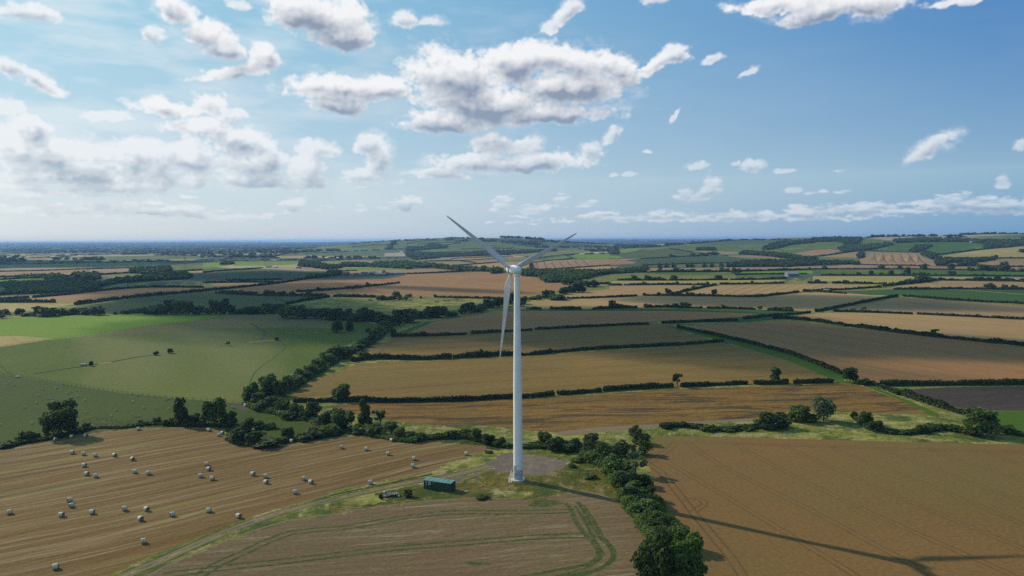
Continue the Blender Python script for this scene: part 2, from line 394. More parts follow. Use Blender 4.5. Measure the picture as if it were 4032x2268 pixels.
def field_mat(kind, ang):
    q = round(ang / 0.06)
    if (kind, q) in field_mats: return field_mats[(kind, q)]
    a, b, c, sw, ss, pa, sp = FK[kind]
    m, t, bs, out = mat(f"{kind}_ground")
    g = N(t, 'ShaderNodeNewGeometry'); pos = g.outputs['Position']
    if kind == 'farm':
        vc = N(t, 'ShaderNodeVertexColor', layer_name='crop'); base_a = vc.outputs[0]
        base_b = MIX(t, 1.0, vc.outputs[0], (.82, .84, .84), 'MULTIPLY'); base_c = MIX(t, 1.0, vc.outputs[0], (1.1, 1.15, 1.0), 'MULTIPLY')
    else: base_a, base_b, base_c = a, b, c
    ang = q * 0.06
    if kind in ('stubble', 'spent', 'lodged', 'gold'):       # rows wander a little
        wn = N(t, 'ShaderNodeTexNoise'); wn.inputs['Scale'].default_value = .011; wn.inputs['Detail'].default_value = 1.5; t.links.new(pos, wn.inputs['Vector'])
        wv = N(t, 'ShaderNodeVectorMath', operation='MULTIPLY_ADD'); t.links.new(wn.outputs['Color'], wv.inputs[0]); wv.inputs[1].default_value = (16, 16, 0); t.links.new(pos, wv.inputs[2]); pos = wv.outputs[0]
    n1 = noise(t, mapping(t, pos, -ang, (.006 if kind not in ('rough', 'mound', 'bank') else .08, 1 / sw, 1)), 1.0, 4, .62, .25)
    n1b = noise(t, mapping(t, pos, -ang, (.012, .22 / sw, 1)), 1.0, 3, .6, .4)
    st = RAMP(t, M(t, 'ADD', M(t, 'MULTIPLY', n1, .55), M(t, 'MULTIPLY', n1b, .45)), .40, .60, .5 - ss / 2, .5 + ss / 2)
    col = MIX(t, st, base_b, base_a)
    n2 = noise(t, pos, .011 if kind not in ('rough', 'mound', 'bank', 'gravel', 'spent', 'stubble') else .035, 5, .6, .6)
    col = MIX(t, RAMP(t, n2, .42, .66, 0, pa), col, base_c)
    n3 = noise(t, pos, .95 if kind in ('ripe', 'spent', 'stubble', 'weeds') else .30, 5, .78)
    dk = RAMP(t, n3, .32, .68, 1 - .26 * sp, 1 + .26 * sp)
    n4 = noise(t, pos, .0035, 3, .5)
    dk = M(t, 'MULTIPLY', dk, RAMP(t, n4, .3, .7, .86, 1.12))
    cmb = N(t, 'ShaderNodeCombineXYZ')
    for i in range(3): t.links.new(dk, cmb.inputs[i])
    col = MIX(t, 1.0, col, cmb.outputs[0], 'MULTIPLY')
    if kind in ('lodged',):
        w = noise(t, mapping(t, pos, -ang, (.022, .17, 1)), 1.0, 5, .7, 1.0)
        col = MIX(t, RAMP(t, w, .50, .575, 0, .88), col, (.060, .042, .020))
    if kind in ('wheat', 'tan', 'palewheat', 'gold', 'blue', 'deep', 'straw', 'olive'):
        sp_ = N(t, 'ShaderNodeSeparateXYZ'); rv = mapping(t, pos, -ang, (1, 1, 1)); t.links.new(rv, sp_.inputs[0])
        wob = M(t, 'MULTIPLY_ADD', noise(t, pos, .004, 2, .5), 16.0, sp_.outputs[1])
        fr_ = M(t, 'FRACT', M(t, 'DIVIDE', wob, 26.0))
        d1_ = M(t, 'ABSOLUTE', M(t, 'SUBTRACT', fr_, .5))
        tram = M(t, 'MULTIPLY', RAMP(t, d1_, .015, .05, 1, 0), RAMP(t, noise(t, pos, .02, 3, .6), .4, .6, .25, .8))
        col = MIX(t, tram, col, MIX(t, 1.0, col, (.66, .64, .60), 'MULTIPLY'))
    if kind in ('rough', 'mound', 'bank'):
        w = noise(t, pos, .16, 6, .75, .5); w2 = noise(t, pos, .07, 5, .7, .3)
        col = MIX(t, RAMP(t, w, .52, .60, 0, .75 if kind != 'bank' else .35), col, (.34, .27, .125) if kind != 'mound' else (.22, .16, .065))
        col = MIX(t, RAMP(t, w2, .53, .60, 0, .8), col, (.045, .075, .015))
    if kind == 'gravel':
        w = noise(t, pos, .12, 6, .75, .6)
        col = MIX(t, RAMP(t, w, .55, .64, 0, .7), col, (.12, .115, .05))
        w = noise(t, pos, .3, 6, .8, .3)
        col = MIX(t, RAMP(t, w, .60, .70, 0, .7), col, (.24, .19, .13))
    if kind == 'track':
        w = noise(t, pos, .2, 6, .75, .6)
        col = MIX(t, RAMP(t, w, .52, .64, 0, .7), col, (.13, .12, .055))
    if kind == 'stubble':
        w = noise(t, mapping(t, pos, -ang, (.012, .50, 1)), 1.0, 5, .7, .3)
        col = MIX(t, RAMP(t, w, .50, .70, 0, .50), col, (.38, .29, .19))
        w = noise(t, mapping(t, pos, -ang, (.012, .16, 1)), 1.0, 3, .6, .3)
        col = MIX(t, RAMP(t, w, .56, .68, 0, .6), col, (.20, .19, .06))
    if kind == 'weeds':
        w = noise(t, pos, .55, 5, .8)
        col = MIX(t, RAMP(t, w, .50, .62, 0, .6), col, (.17, .125, .08))
    if kind == 'meadow':
        w = noise(t, mapping(t, pos, -ang, (.0030, .011, 1)), 1.0, 3, .5, .6)
        col = MIX(t, RAMP(t, w, .48, .66, 0, .75), col, (.150, .145, .045))
    if kind == 'spent':
        w = noise(t, mapping(t, pos, -ang, (.03, .55, 1)), 1.0, 5, .8, .2)
        col = MIX(t, RAMP(t, w, .56, .70, 0, .7), col, (.36, .30, .20))
    t.links.new(col, bs.inputs['Base Color'])
    bs.inputs['Roughness'].default_value = .95
    bs.inputs['Specular IOR Level'].default_value = .1
    if kind in ('lodged', 'stubble', 'rough', 'bank', 'mound', 'spent', 'plough', 'weeds', 'copse', 'gravel', 'meadow', 'pasture'):
        bp = N(t, 'ShaderNodeBump'); bp.inputs['Strength'].default_value = 1.0
        bp.inputs['Distance'].default_value = {'lodged': 1.3, 'rough': 1.1, 'bank': 1.6, 'mound': .9, 'weeds': .6, 'copse': 2.5}.get(kind, .45)
        hn = noise(t, mapping(t, pos, -ang, (.12 if kind in ('lodged', 'stubble', 'spent') else .35, .5, .5)), 1.0, 5, .7, .4)
        t.links.new(hn, bp.inputs['Height']); t.links.new(bp.outputs[0], bs.inputs['Normal'])
    field_mats[(kind, q)] = m
    return m

# ---------------------------------------------------------------- fields, far to near; later ones lie over earlier ones
# kind | ground name | outline
FIELDS = """
hill|hillside_pasture|h 0,350 0,185 260,158 600,150 900,138 1140,162 1400,192 1640,235 1700,270 1500,290 1300,315 900,325 400,335
meadow|hill_pasture|h 500,240 700,190 900,165 1140,170 1360,235 1200,250 1050,250 690,262
olive|hill_field|g 1420,250 1600,212 1850,207 1750,228 1450,257
meadow|hill_field|g 1750,243 2000,222 2500,203 2200,243 1950,248
hill|hillside_pasture|i 560,260 620,235 800,212 1600,207 2000,190 2576,125 j 600,110 1000,150 2000,110 2576,110 2576,440 1500,440 800,420 0,420
tan|wheat_field|f 0,510 1160,480 1180,505 0,545
tan|wheat_field|f 0,549 1160,516 1690,502 1640,560 600,602 0,616
olive|crop_field|f 1250,592 1700,577 2000,587 1960,607 1500,627 1260,612
bright|meadow|f 0,632 450,628 920,634 900,650 500,660 0,672
dull|meadow|f 1200,655 1500,635 1640,642 1500,667 1210,695
copse|woodland_floor|f 130,680 600,675 1200,700 1270,770 700,825 150,835
dull|meadow|f 0,770 350,760 250,800 0,832
dull|meadow|f 0,695 180,697 180,745 0,750
straw|stubble_field|f 0,850 650,825 720,832 420,872 0,892
tan|wheat_field|f 1040,735 1150,722 1260,725 1250,740
straw|stubble_field|f 1260,380 1290,365 600,378 130,385 150,402 580,402
tan|wheat_field|f 130,380 300,376 560,382 600,400 180,405
bright|meadow|f 1650,700 1850,680 1930,680 1780,718
wheat|wheat_field|f 110,915 420,880 1300,782 1870,748 2576,757 2576,775 1900,852 1200,915 700,937
straw|stubble_field|f 0,948 900,952 920,962 680,1000 450,1032 200,1050 0,1062
dull|dark_meadow|f 800,1028 1200,962 1900,855 2576,795 g 150,825 1100,855 1500,862 1560,872 1050,962 750,990 500,1010 350,1005 0,1085 f 1800,1082 1450,1092 1300,1062
vivid|meadow|f 60,1110 120,1095 220,1085 210,1105
meadow|far_meadow|f 1310,355 1900,348 2300,345 2480,355 2480,382 1900,395 1300,400
straw|stubble_field|f 2130,392 2500,385 2440,402 2140,408
straw|stubble_field|g 960,347 1330,357 1300,376 960,376
straw|stubble_field|g 770,393 1320,379 900,402
bright|meadow|g 380,422 1190,412 1190,450 1050,462 900,472 380,472
bright|meadow|g 0,432 230,427 380,462 300,478 0,500
vivid|meadow|g 0,517 650,492 640,502 300,545 0,547
meadow|far_meadow|f 2150,505 2160,455 2576,432 2576,520 2200,540
meadow|far_meadow|g 1350,332 1600,312 1640,325 2300,302 2300,350 1800,352 1500,350
tan|wheat_field|g 1280,430 1400,417 1950,402 2350,412 2350,427 2050,432 1500,427
bright|meadow|g 1500,431 2030,416 2050,432 1900,442 1520,446
straw|stubble_field|g 1270,420 1420,415 1410,438 1290,435
blue|crop_field|g 0,572 300,532 700,513 900,517 1500,550 1640,577 1300,632 1100,642 500,655 0,682
olive|stubble_field|g 300,666 1000,652 960,667 400,682
wheat|wheat_field|g 130,696 900,687 700,712 350,742 140,747
wheat|wheat_field|g 0,755 180,755 120,775 0,785
bright|meadow|g 1750,502 2576,482 2576,515 1850,532
tan|wheat_field|g 1570,516 1800,510 1850,535 2576,517 2576,560 2000,577 1780,577 1700,542
wheat|large_wheat_field|g 350,776 1200,646 1450,641 1800,652 2300,640 2576,592 E 560,340 900,330 1180,318 1330,325 1420,332 1560,372 1700,402 1785,427 1700,462 1580,482 1500,507 1300,512 1050,517 780,507 400,502 50,485 0,472 g 2576,862 1650,862 1550,852 1100,835 800,802 450,792
palewheat|wheat_strip|g 1100,835 1300,790 1780,768 1200,802
tan|wheat_field|h 110,380 1060,342 1340,351 900,366 580,381 200,416
straw|wheat_field|h 560,383 1350,356 1100,380 650,406
tan|wheat_field|h 680,413 1150,381 1180,416 900,436
tan|wheat_field|h 60,446 700,411 870,436 500,466 220,466
palewheat|wheat_field|h 620,475 1170,427 1330,421 1500,421 1580,431 1580,511 1300,530 1000,512 700,492
wheat|wheat_field|h 1230,356 1540,366 1430,386 1300,401
olive|down_field|h 1270,327 1700,292 2150,267 2380,287 2200,312 2000,341 1640,372 1500,356
bright|meadow|h 1640,402 2020,347 2075,372 1800,392
bright|meadow|h 2050,342 2200,326 2576,326 2576,381 2180,381
tan|wheat_field|h 1600,431 2000,396 2220,391 2420,441 2576,456 2200,491 1700,516 1585,521
tan|wheat_field|h 2290,387 2576,385 2576,452 2360,437
palewheat|wheat_field|h 1690,521 2200,492 2576,472 2576,522 2400,552 2100,532 1800,541
vivid|meadow|h 0,487 90,487 90,502 0,511
tan|wheat_field|h 0,516 350,506 740,541 500,557 0,576
copse|woodland_floor|h 1450,540 1800,545 2100,530 2400,530 2576,520 2576,575 2350,640 2110,690 1760,690 1700,620 1460,605
olive|stubble_field|h 2110,662 2350,627 2576,592 2576,692 2430,692 2200,652
olive|stubble_field|h 2270,742 2576,727 2576,762 2400,792 2260,802
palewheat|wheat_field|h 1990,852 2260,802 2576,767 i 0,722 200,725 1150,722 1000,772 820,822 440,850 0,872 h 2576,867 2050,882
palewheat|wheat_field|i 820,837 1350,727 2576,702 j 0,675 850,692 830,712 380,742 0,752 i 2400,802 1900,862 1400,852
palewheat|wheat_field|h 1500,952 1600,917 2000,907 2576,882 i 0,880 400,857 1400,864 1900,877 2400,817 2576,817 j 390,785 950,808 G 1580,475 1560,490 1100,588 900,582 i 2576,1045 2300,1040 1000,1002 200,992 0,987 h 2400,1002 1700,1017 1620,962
deep|grass_headland|E 1420,602 2547,592 G 300,560 900,582 1080,590 870,640 560,665 0,662 0,648 300,640 G 0,585 E 1440,617
wheat|wheat_field|i 0,387 100,381 340,436 290,446 0,461
tan|wheat_field|i 0,481 130,479 0,511
blue|crop_field|i 180,402 400,381 1250,346 1500,351 1900,402 1530,432 430,466 380,432
dull|down_field|i 120,332 100,292 380,242 700,252 950,282 1200,332 1000,352 400,372 200,372
bright|meadow|i 100,292 180,262 300,250 430,250 330,285 150,312
bright|meadow|i 0,342 100,342 200,372 0,376
olive|down_field|i 400,252 600,248 690,252 500,272
meadow|down_pasture|i 620,242 800,213 1150,211 1600,211 1650,242 1500,267 1000,257 750,242
straw|stubble_field|i 570,197 1030,196 1000,208 600,208
meadow|down_pasture|i 1680,257 1900,232 1950,247 1700,277
tan|wheat_field|i 950,282 1600,296 1650,306 1640,321 1380,331 1200,316
tan|wheat_field|i 1480,346 1900,336 2300,391 2400,402 2200,412 1900,372 1600,356
olive|down_field|i 2150,257 2400,237 2500,247 2300,272
tan|wheat_field|i 2240,327 2576,277 j 0,262 210,252 360,267 250,302 0,337 i 2576,352 2420,362
olive|down_field|i 1900,292 2100,272 2200,292 2000,302
meadow|down_pasture|i 2320,197 2480,182 2460,202 2340,217
meadow|down_pasture|i 2400,237 2576,192 2576,242
meadow|grass_strip|i 430,467 1530,437 1500,485 500,495
tan|wheat_field|i 400,527 500,502 2260,485 2576,477 j 0,462 510,447 1500,462 2576,472 2576,502 1700,492 0,490 i 2576,500 1600,532 400,547
olive|stubble_field|i 0,567 1560,552 1600,592 2150,587 2000,622 1500,652 700,652 0,660
meadow|meadow|i 300,560 1560,553 1570,592 900,592
meadow|meadow|i 1600,592 2150,587 2050,612 1600,622
bright|meadow|i 1640,551 2576,532 2576,571 1650,576
straw|stubble_field|i 0,665 1500,655 2200,652 2180,691 1400,701 170,722 0,702
meadow|down_pasture|j 0,172 330,167 300,202 60,207
vivid|down_meadow|j 860,222 1000,177 1400,166 1870,166 2090,191 2090,222 1900,262 1500,302 1350,297 1200,287 980,277
tan|wheat_field|j 400,242 450,206 970,156 980,166 600,237
tan|wheat_field|j 110,346 560,277 560,352 350,352
tan|wheat_field|j 510,442 570,382 640,287 1290,297 1330,342 1510,402 1500,457 1100,447
straw|down_field|j 1480,347 2100,252 2400,217 2576,222 2576,352 1700,352
tan|down_field|j 2350,215 2480,193 2500,210 2350,232
tan|wheat_field|j 1610,366 2150,366 1900,387
tan|wheat_field|j 2110,412 2250,371 2576,371 2576,452 2000,447 1680,432
meadow|grass_strip|j 90,511 1050,501 1150,571 100,566
vivid|grass_strip|j 1160,506 2200,516 2330,571 1180,566
vivid|grass_strip|j 2230,521 2576,531 2576,581 2350,571
straw|stubble_field|j 0,581 1290,581 1190,631 900,666 500,656 0,631
straw|stubble_field|j 1400,586 2576,596 2576,641 1500,611
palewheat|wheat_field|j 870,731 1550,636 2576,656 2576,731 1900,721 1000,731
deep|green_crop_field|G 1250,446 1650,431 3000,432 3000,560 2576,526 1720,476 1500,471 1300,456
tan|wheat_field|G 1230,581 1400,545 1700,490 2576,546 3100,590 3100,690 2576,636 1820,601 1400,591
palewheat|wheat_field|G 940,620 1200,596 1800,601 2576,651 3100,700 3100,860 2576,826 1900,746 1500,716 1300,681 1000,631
wheat|wheat_field|G 130,696 500,675 800,652 900,652 1350,702 1900,762 2576,842 3200,900 3200,1070 2576,1082 1500,1092 1380,1052 1300,1012 850,852 430,762
wheat|wheat_field|E 560,782 740,692 900,652 1250,622 1450,612 2547,612 G 700,602 560,627 0,657 E 2000,712 1400,752 1000,772
vivid|grass_headland|E 450,792 720,692 1200,627 1280,622 900,656 740,702 560,787 500,800
gold|stubble_field|E 290,902 480,812 600,802 1400,762 2200,717 2547,702 G 100,702 200,745 400,795 290,800 0,817 E 1650,922 900,947 320,942
gold|stubble_field|E 0,1102 200,1002 700,987 1600,932 1650,927 2547,882 G 0,840 450,812 900,922 1280,1072 1250,1092 1200,1062 900,1105 0,1120 E 2000,1192 1600,1232 1300,1252 200,1267 130,1272 0,1257 D 2170,1255 2170,1200 2300,1100
meadow|headland|D 2080,1250 2150,1180 2400,1050 2450,1060 2230,1180 2150,1262
gold|headland|G 900,1010 1250,1060 1280,1075 1245,1092 1150,1065 900,1040
rough|rough_grass|A 2200,170 2547,210 B 0,170 200,165 400,180 500,300 400,300 0,210 A 2400,220
lodged|lodged_wheat_field|B 0,187 200,165 1400,135 2000,97 2547,62 C 0,62 600,42 1250,20 1400,27 1600,100 1850,200 1912,236 1480,231 1230,216 900,216 700,261 200,290 0,310 B 1700,382 1450,367 1200,337 800,327 500,305 330,262 100,240
bare|bare_soil_strip|B 1640,385 2000,340 2400,322 C 200,287 690,262 690,280 300,300 0,325 B 2100,370 1750,410
vivid|grass_track|G 0,682 120,700 300,735 900,878 1300,1035 C 1300,0 1420,5 1500,40 1760,140 1960,225 1975,240 1912,246 1850,205 1640,112 1440,32 G 1250,1092 1200,1062 900,932 450,802 150,722
vivid|grass_verge|C 1620,50 1760,50 1900,100 2150,210 2100,225 1900,140 1700,90
plough|ploughed_field|C 1740,62 2000,45 2576,37 3400,20 3400,205 2576,211 2400,211 2150,202 1850,110
vivid|green_field|C 2300,215 2576,212 3400,206 3400,420 2576,365 2400,330
bright|bright_meadow|D -1500,900 -1500,700 0,680 250,645 800,642 1000,632 1700,637 1750,642 1400,692 600,802 340,832 0,882 -1000,1000
straw|pale_meadow|D -600,820 0,800 150,799 390,817 200,850 0,880 -600,960
meadow|upper_meadow|D -1500,1080 -1000,1002 0,882 340,832 600,802 1400,692 1750,640 2100,637 2400,662 2480,692 E 300,705 450,735 300,800 150,850 60,900 D 2500,925 2300,1022 2150,1090 2080,1140 1930,1150 1850,1250 1790,1302 1500,1277 900,1222 140,1107 0,1087 -1500,900
pasture|sheep_pasture|D -1500,1000 0,1087 140,1107 900,1222 1500,1277 1790,1302 A 1850,200 1850,290 1750,275 1600,310 1500,332 1100,302 900,322 720,292 600,332 300,422 0,462 -900,640 -1500,700
pasture|paddock|A 1790,200 1850,200 2000,250 2200,290 2320,320 2450,345 2350,390 2150,425 1960,400 1900,350 1750,290
fallow|brown_pasture|D 1000,740 1400,692 1750,640 2100,637 2400,662 2480,692 2460,740 2200,735 1900,740 1500,745 1200,765 700,800 500,830
bank|field_bank|A -900,640 0,462 300,422 600,332 720,290 900,320 1100,300 1500,325 1750,275 1900,350 1960,400 2150,425 2547,355 B 60,380 330,300 560,380 900,400 1200,420 1360,480 1250,520 1130,490 700,448 450,432 100,402 A 2547,412 1950,485 1760,475 1690,422 1650,352 1500,347 1100,345 700,382 300,462 0,517 -900,730
stubble|bale_field|A -900,735 0,517 300,462 700,385 1100,348 1500,350 1650,355 1690,425 1760,475 1950,487 2547,412 B 0,402 100,404 450,432 700,447 1160,487 1180,510 1050,555 850,620 700,700 400,760 200,800 0,845 A 2450,850 1950,1030 1500,1170 1200,1270 780,1449 400,1620 -1100,1750|A 0,1100 1500,790
rough|rough_grass|B -50,830 400,745 760,690 740,715 400,780 0,870
mound|turbine_mound|B 1000,740 1170,665 1360,680 1640,700 1850,560 2050,620 2150,800 2200,930 2000,830 1850,820 1450,880 1000,850 900,780
mound|turbine_mound|B 0,915 120,870 330,830 700,760 940,760 1100,780 1450,880 1050,872 600,905 250,952 0,987
rough|dry_grass_patch|B 60,880 250,840 400,850 420,900 250,920 100,915
rough|dry_grass_patch|B 1180,800 1500,830 1440,870 1200,850
vivid|lush_grass_verge|B 2180,930 2240,950 2330,1040 2420,1150 2380,1210 2330,1200 2270,1080
spent|spent_crop_field|A 1050,1449 1200,1395 1600,1220 2100,1050 2547,985 B 250,952 600,907 1050,872 1450,880 1850,820 2000,830 2200,940 2300,1062 2350,1202 2270,1322 2300,1449 2500,1750 A 500,1750|B 100,1277 1500,1160
ripe|ripe_wheat_field|B 2330,560 2420,420 C 0,392 400,396 2576,452 3700,520 3700,1750 B 2700,1800 2547,1449 2450,1250 2400,800 2370,620
gravel|gravel_pad|B 1190,600 1280,545 1380,538 1600,558 1770,590 1740,620 1640,700 1500,702 1380,690 1180,665 1000,735 950,762 820,735 900,712 1100,642
"""
def to_uv(P3):
    """terrain points -> flat survey plane (straight lines stay straight)"""
    return np.stack([F * P3[:, 0] / P3[:, 1], F * H / P3[:, 1]], 1)
def densify(p, step):
    out = []
    for i in range(len(p)):
        a = np.array(p[i]); b = np.array(p[(i + 1) % len(p)])
        n = max(1, int(np.hypot(*(b - a)) / step))
        for k in range(n): out.append(a + (b - a) * k / n)
    return out
polys = []                                   # (kind, name, uv outline, angle)
def add_poly(kind, name, world, ang=None, grp=None):
    uv = to_uv(world)
    if ang is None:
        d = np.roll(world, -1, 0)[:, :2] - world[:, :2]
        L = np.hypot(d[:, 0], d[:, 1]); a = np.arctan2(d[:, 1], d[:, 0])
        ang = 0.5 * math.atan2((L * np.sin(2 * a)).sum(), (L * np.cos(2 * a)).sum())
    polys.append((kind, name, uv, ang, grp))
for ln in FIELDS.strip().split('\n'):
    kind, name, s, *dr = ln.split('|')
    ang = None
    if dr:
        q = ground(pts(dr[0])); ang = math.atan2(q[1][1] - q[0][1], q[1][0] - q[0][0])
    if kind in ('gravel', 'mound', 'rough', 'bank') or name in ('bale_field', 'spent_crop_field'):      # ragged edges
        W_ = ground(densify(pts(s), 13)); W_[:, :2] += rng.normal(0, .55 if kind != 'gravel' else .8, (len(W_), 2)); W_[:, 2] = height(W_[:, 0], W_[:, 1])
        add_poly(kind, name, W_, ang)
    else: add_poly(kind, name, ground(densify(pts(s), 70)), ang)
def ribbon(line, w):
    """world polyline -> closed outline of width w"""
    L = np.array(line)[:, :2]
    t = np.gradient(L, axis=0); t /= np.linalg.norm(t, axis=1)[:, None] + 1e-9
    n = np.stack([-t[:, 1], t[:, 0]], 1) * w / 2
    return np.concatenate([L + n, (L - n)[::-1]])
def smooth_line(s, step=14, closed=False):
    p = ground(pts(s))[:, :2]
    # Catmull-Rom through the surveyed points
    q = np.concatenate([[2 * p[0] - p[1]], p, [2 * p[-1] - p[-2]]])
    out = []
    for i in range(1, len(q) - 2):
        a, b, c, d = q[i - 1], q[i], q[i + 1], q[i + 2]
        n = max(2, int(np.hypot(*(c - b)) / step))
        for k in range(n):
            u = k / n
            out.append(.5 * (2 * b + (c - a) * u + (2 * a - 5 * b + 4 * c - d) * u * u + (3 * b - a - 3 * c + d) * u ** 3))
    out.append(q[-2]); return np.array(out)
def strip(kind, name, s, w, offs=(0,), grp=None):
    L = smooth_line(s)
    t = np.gradient(L, axis=0); t /= np.linalg.norm(t, axis=1)[:, None] + 1e-9
    nrm = np.stack([-t[:, 1], t[:, 0]], 1)
    for o in offs:
        r = ribbon(L + nrm * o, w)
        z = height(r[:, 0], r[:, 1])
        add_poly(kind, name, np.concatenate([r, z[:, None]], 1), grp=grp or name)
# farm track with two wheel ruts
TRK = "A 700,1560 920,1449 1180,1340 1400,1240 1700,1112 2100,972 2547,862 B 400,792 620,748 790,722 1000,680 1180,632"
strip('rough', 'track_verge', TRK, 6.2)
strip('mound', 'track_verge', TRK, 3.9)
strip('track', 'farm_track', TRK, 2.8)
strip('rough', 'track_centre', "A 700,1560 920,1449 1180,1340 1400,1240 1700,1112 2100,972 2547,862 B 400,792 620,748", .5)
# weed-grown wheelings in the spent crop
for s in ("A 1480,1449 1600,1372 1800,1280 2150,1130 2547,1092 B 250,1065 500,1022 900,977 1300,977 1600,972 1840,962",
          "A 1200,1449 1550,1400 2000,1352 2547,1287 B 300,1262 500,1242 1000,1202 1500,1162 1850,1148 1960,1167 2010,1210",
          "B 1850,925 1900,1000 1960,1100 2010,1200 2060,1270 2040,1330 1950,1392 1780,1449 1500,1520"):
    strip('weeds', 'weedy_wheelings', s, 0.9, (-1.15, 1.15))
strip('weeds', 'weedy_wheelings', "B 1820,900 1870,960 1900,1040 1990,1150 2070,1235 2085,1300 2050,1350 1960,1400 1700,1449 1400,1510", 1.3, (-2.6, 0.6))
for cx_, cy_, rx_, ry_ in ((1080, 1356, 110, 16), (1620, 900, 170, 34), (270, 1093, 60, 9), (1250, 992, 50, 9), (640, 1215, 90, 10)):
    for q_ in range(3):
        ox_, oy_ = rng.uniform(-.5, .5, 2) * (rx_, ry_)
        strip_p = " ".join(f"{cx_ + ox_ + rx_ * .7 * math.cos(a_) * rng.uniform(.5, 1.2):.0f},{cy_ + oy_ + ry_ * .8 * math.sin(a_) * rng.uniform(.5, 1.2):.0f}" for a_ in np.linspace(0, 6.0, 15))
        add_poly('weeds', 'weed_patch', ground(pts("B " + strip_p)), grp='weed_patch')
strip('bare', 'earth_ridge', "A 1050,1480 1200,1392 1600,1216 2100,1046 2547,980 B 100,975 250,948 600,903 1050,870 1250,874 1450,866", .7)
strip('bare', 'worn_edge', "B 1700,755 1790,810 2000,838 2190,935 2300,1060 2350,1190", .8)
strip('copse', 'ditch', "B 2260,1010 2330,1100 2385,1200", .7)
strip('bank', 'weedy_edge', "B 0,850 400,768 700,705 760,690", 1.2)
# wheelings in the ripe wheat
for s in ("C 190,435 430,600 1000,880 1700,1255 2050,1449", "C 540,455 1000,700 1640,1000 2576,1410", "C 860,455 1500,740 2576,1190 3200,1440", "C 1230,480 1900,740 2576,1015 3200,1260",
          "C 1560,480 2576,860 3200,1080", "C 1950,500 2576,710 3300,940", "C 2300,500 2576,600 3300,830", "C 60,580 400,780 900,1080 1450,1420 1600,1520"):
    strip('mark', 'wheat_wheelings', s, .36, (-.9, .9))
for s in ("C -150,560 0,640 240,940 500,1250 620,1449 640,1520", "C -120,600 0,525 60,488 105,442 170,432 1200,466 2576,506 3400,540"):
    strip('mark', 'wheat_wheelings', s, .55, (-1, 1))
strip('mark', 'wheat_wheelings', "C 175,860 230,840 290,845 310,872 270,900 230,930", .45, (-.7, .9))
for x, y in ((520, 452), (1215, 470), (1925, 494)):
    strip('mark', 'wheat_wheelings', f"C {x-20},{y-8} {x},{y+6} {x+30},{y-8}", .8)
# wheelings in further wheat
for k in range(7):
    x = 1650 + k * 97
    strip('mark', 'tramlines', f"h {x},{430 - k*5} {x+20 + k*12},{510 - k*7}", 3.2)
for k, (x, y) in enumerate(((745, 300), (850, 300), (950, 302), (1060, 305), (1165, 305), (1265, 310))):
    strip('mark', 'tramlines', f"j {x},{y} {x+15+k*6},{y+60} {x+45+k*12},{y+115}", 3.0)
for k in range(7):
    x = 1300 + k * 170
    strip('mark', 'tramlines', f"i {x+420},{712 - k*2} {x+190},{775} {x},{845}", 1.3)
for s in ("E 120,1010 0,1100", "E 480,830 340,935", "C 1320,45 1480,110 1640,190 1600,205 1300,210"):
    strip('mark', 'wheat_wheelings', s, .7, (-1, 1))
# sheep and ditch tracks over the meadows
strip('copse', 'ditch', "D 250,1080 600,1025 830,990 1050,950 1160,940", 2.6)
strip('straw', 'dry_ditch', "D 730,1004 830,992", 2.2)
strip('dull', 'ditch', "D 1265,920 1500,895 1700,868", 1.5)
strip('straw', 'dry_ditch', "D 1850,845 1950,835 2060,828", 2.6)
strip('mud', 'worn_path', "D 1860,700 1960,765 1965,790 1940,830", 2.0)
strip('pasture', 'worn_path', "D 2080,830 2120,880 2050,950 1900,1060 1850,1170", .8)
strip('pasture', 'worn_path', "D 0,1010 60,1070 130,1105", 1.0)
strip('mud', 'muddy_gateway', "A 1790,175 1830,192 1870,208", 8.0)
strip('mud', 'muddy_gateway', "A 2330,310 2420,345", 5.0)
strip('straw', 'farm_lane', "j 1650,742 2100,765 2576,805", 4.0)
strip('track', 'far_road', "g 1205,415 1230,480 1260,500 1500,540", 7.0)

# ---------------------------------------------------------------- far patchwork of small fields
far_cells = []
frng = np.random.default_rng(5)
def warp(i, j):
    rr = np.random.default_rng(int(i) * 7919 + int(j) * 104729 + 13)
    return rr.uniform(-.32, .32, 2)
CS = 330.0; ca, sa = math.cos(.42), math.sin(.42)
def cpt(i, j):
    w = warp(i + 500, j + 500)
    x = (i + w[0]) * CS * 1.5; y = (j + w[1]) * CS
    return np.array([ca * x - sa * y, sa * x + ca * y])
CROPS = [(.30, .21, .12), (.33, .26, .14), (.085, .12, .045), (.11, .16, .045), (.075, .10, .05), (.06, .085, .05), (.15, .15, .07), (.05, .07, .04), (.05, .065, .035), (.10, .15, .04)]
cellmap = {}; far_edges = []
for i in range(-30, 45):
    for j in range(-30, 50):
        c = cpt(i, j)
        r = np.hypot(*c)
        if c[1] < 1500 or r > 11500 or abs(c[0] / c[1]) > 1.45: continue
        cellmap[(i, j)] = CROPS[frng.integers(len(CROPS))]
        for a, b in (((i, j), (i + 1, j)), ((i, j), (i, j + 1))):
            far_edges.append((cpt(*a), cpt(*b)))
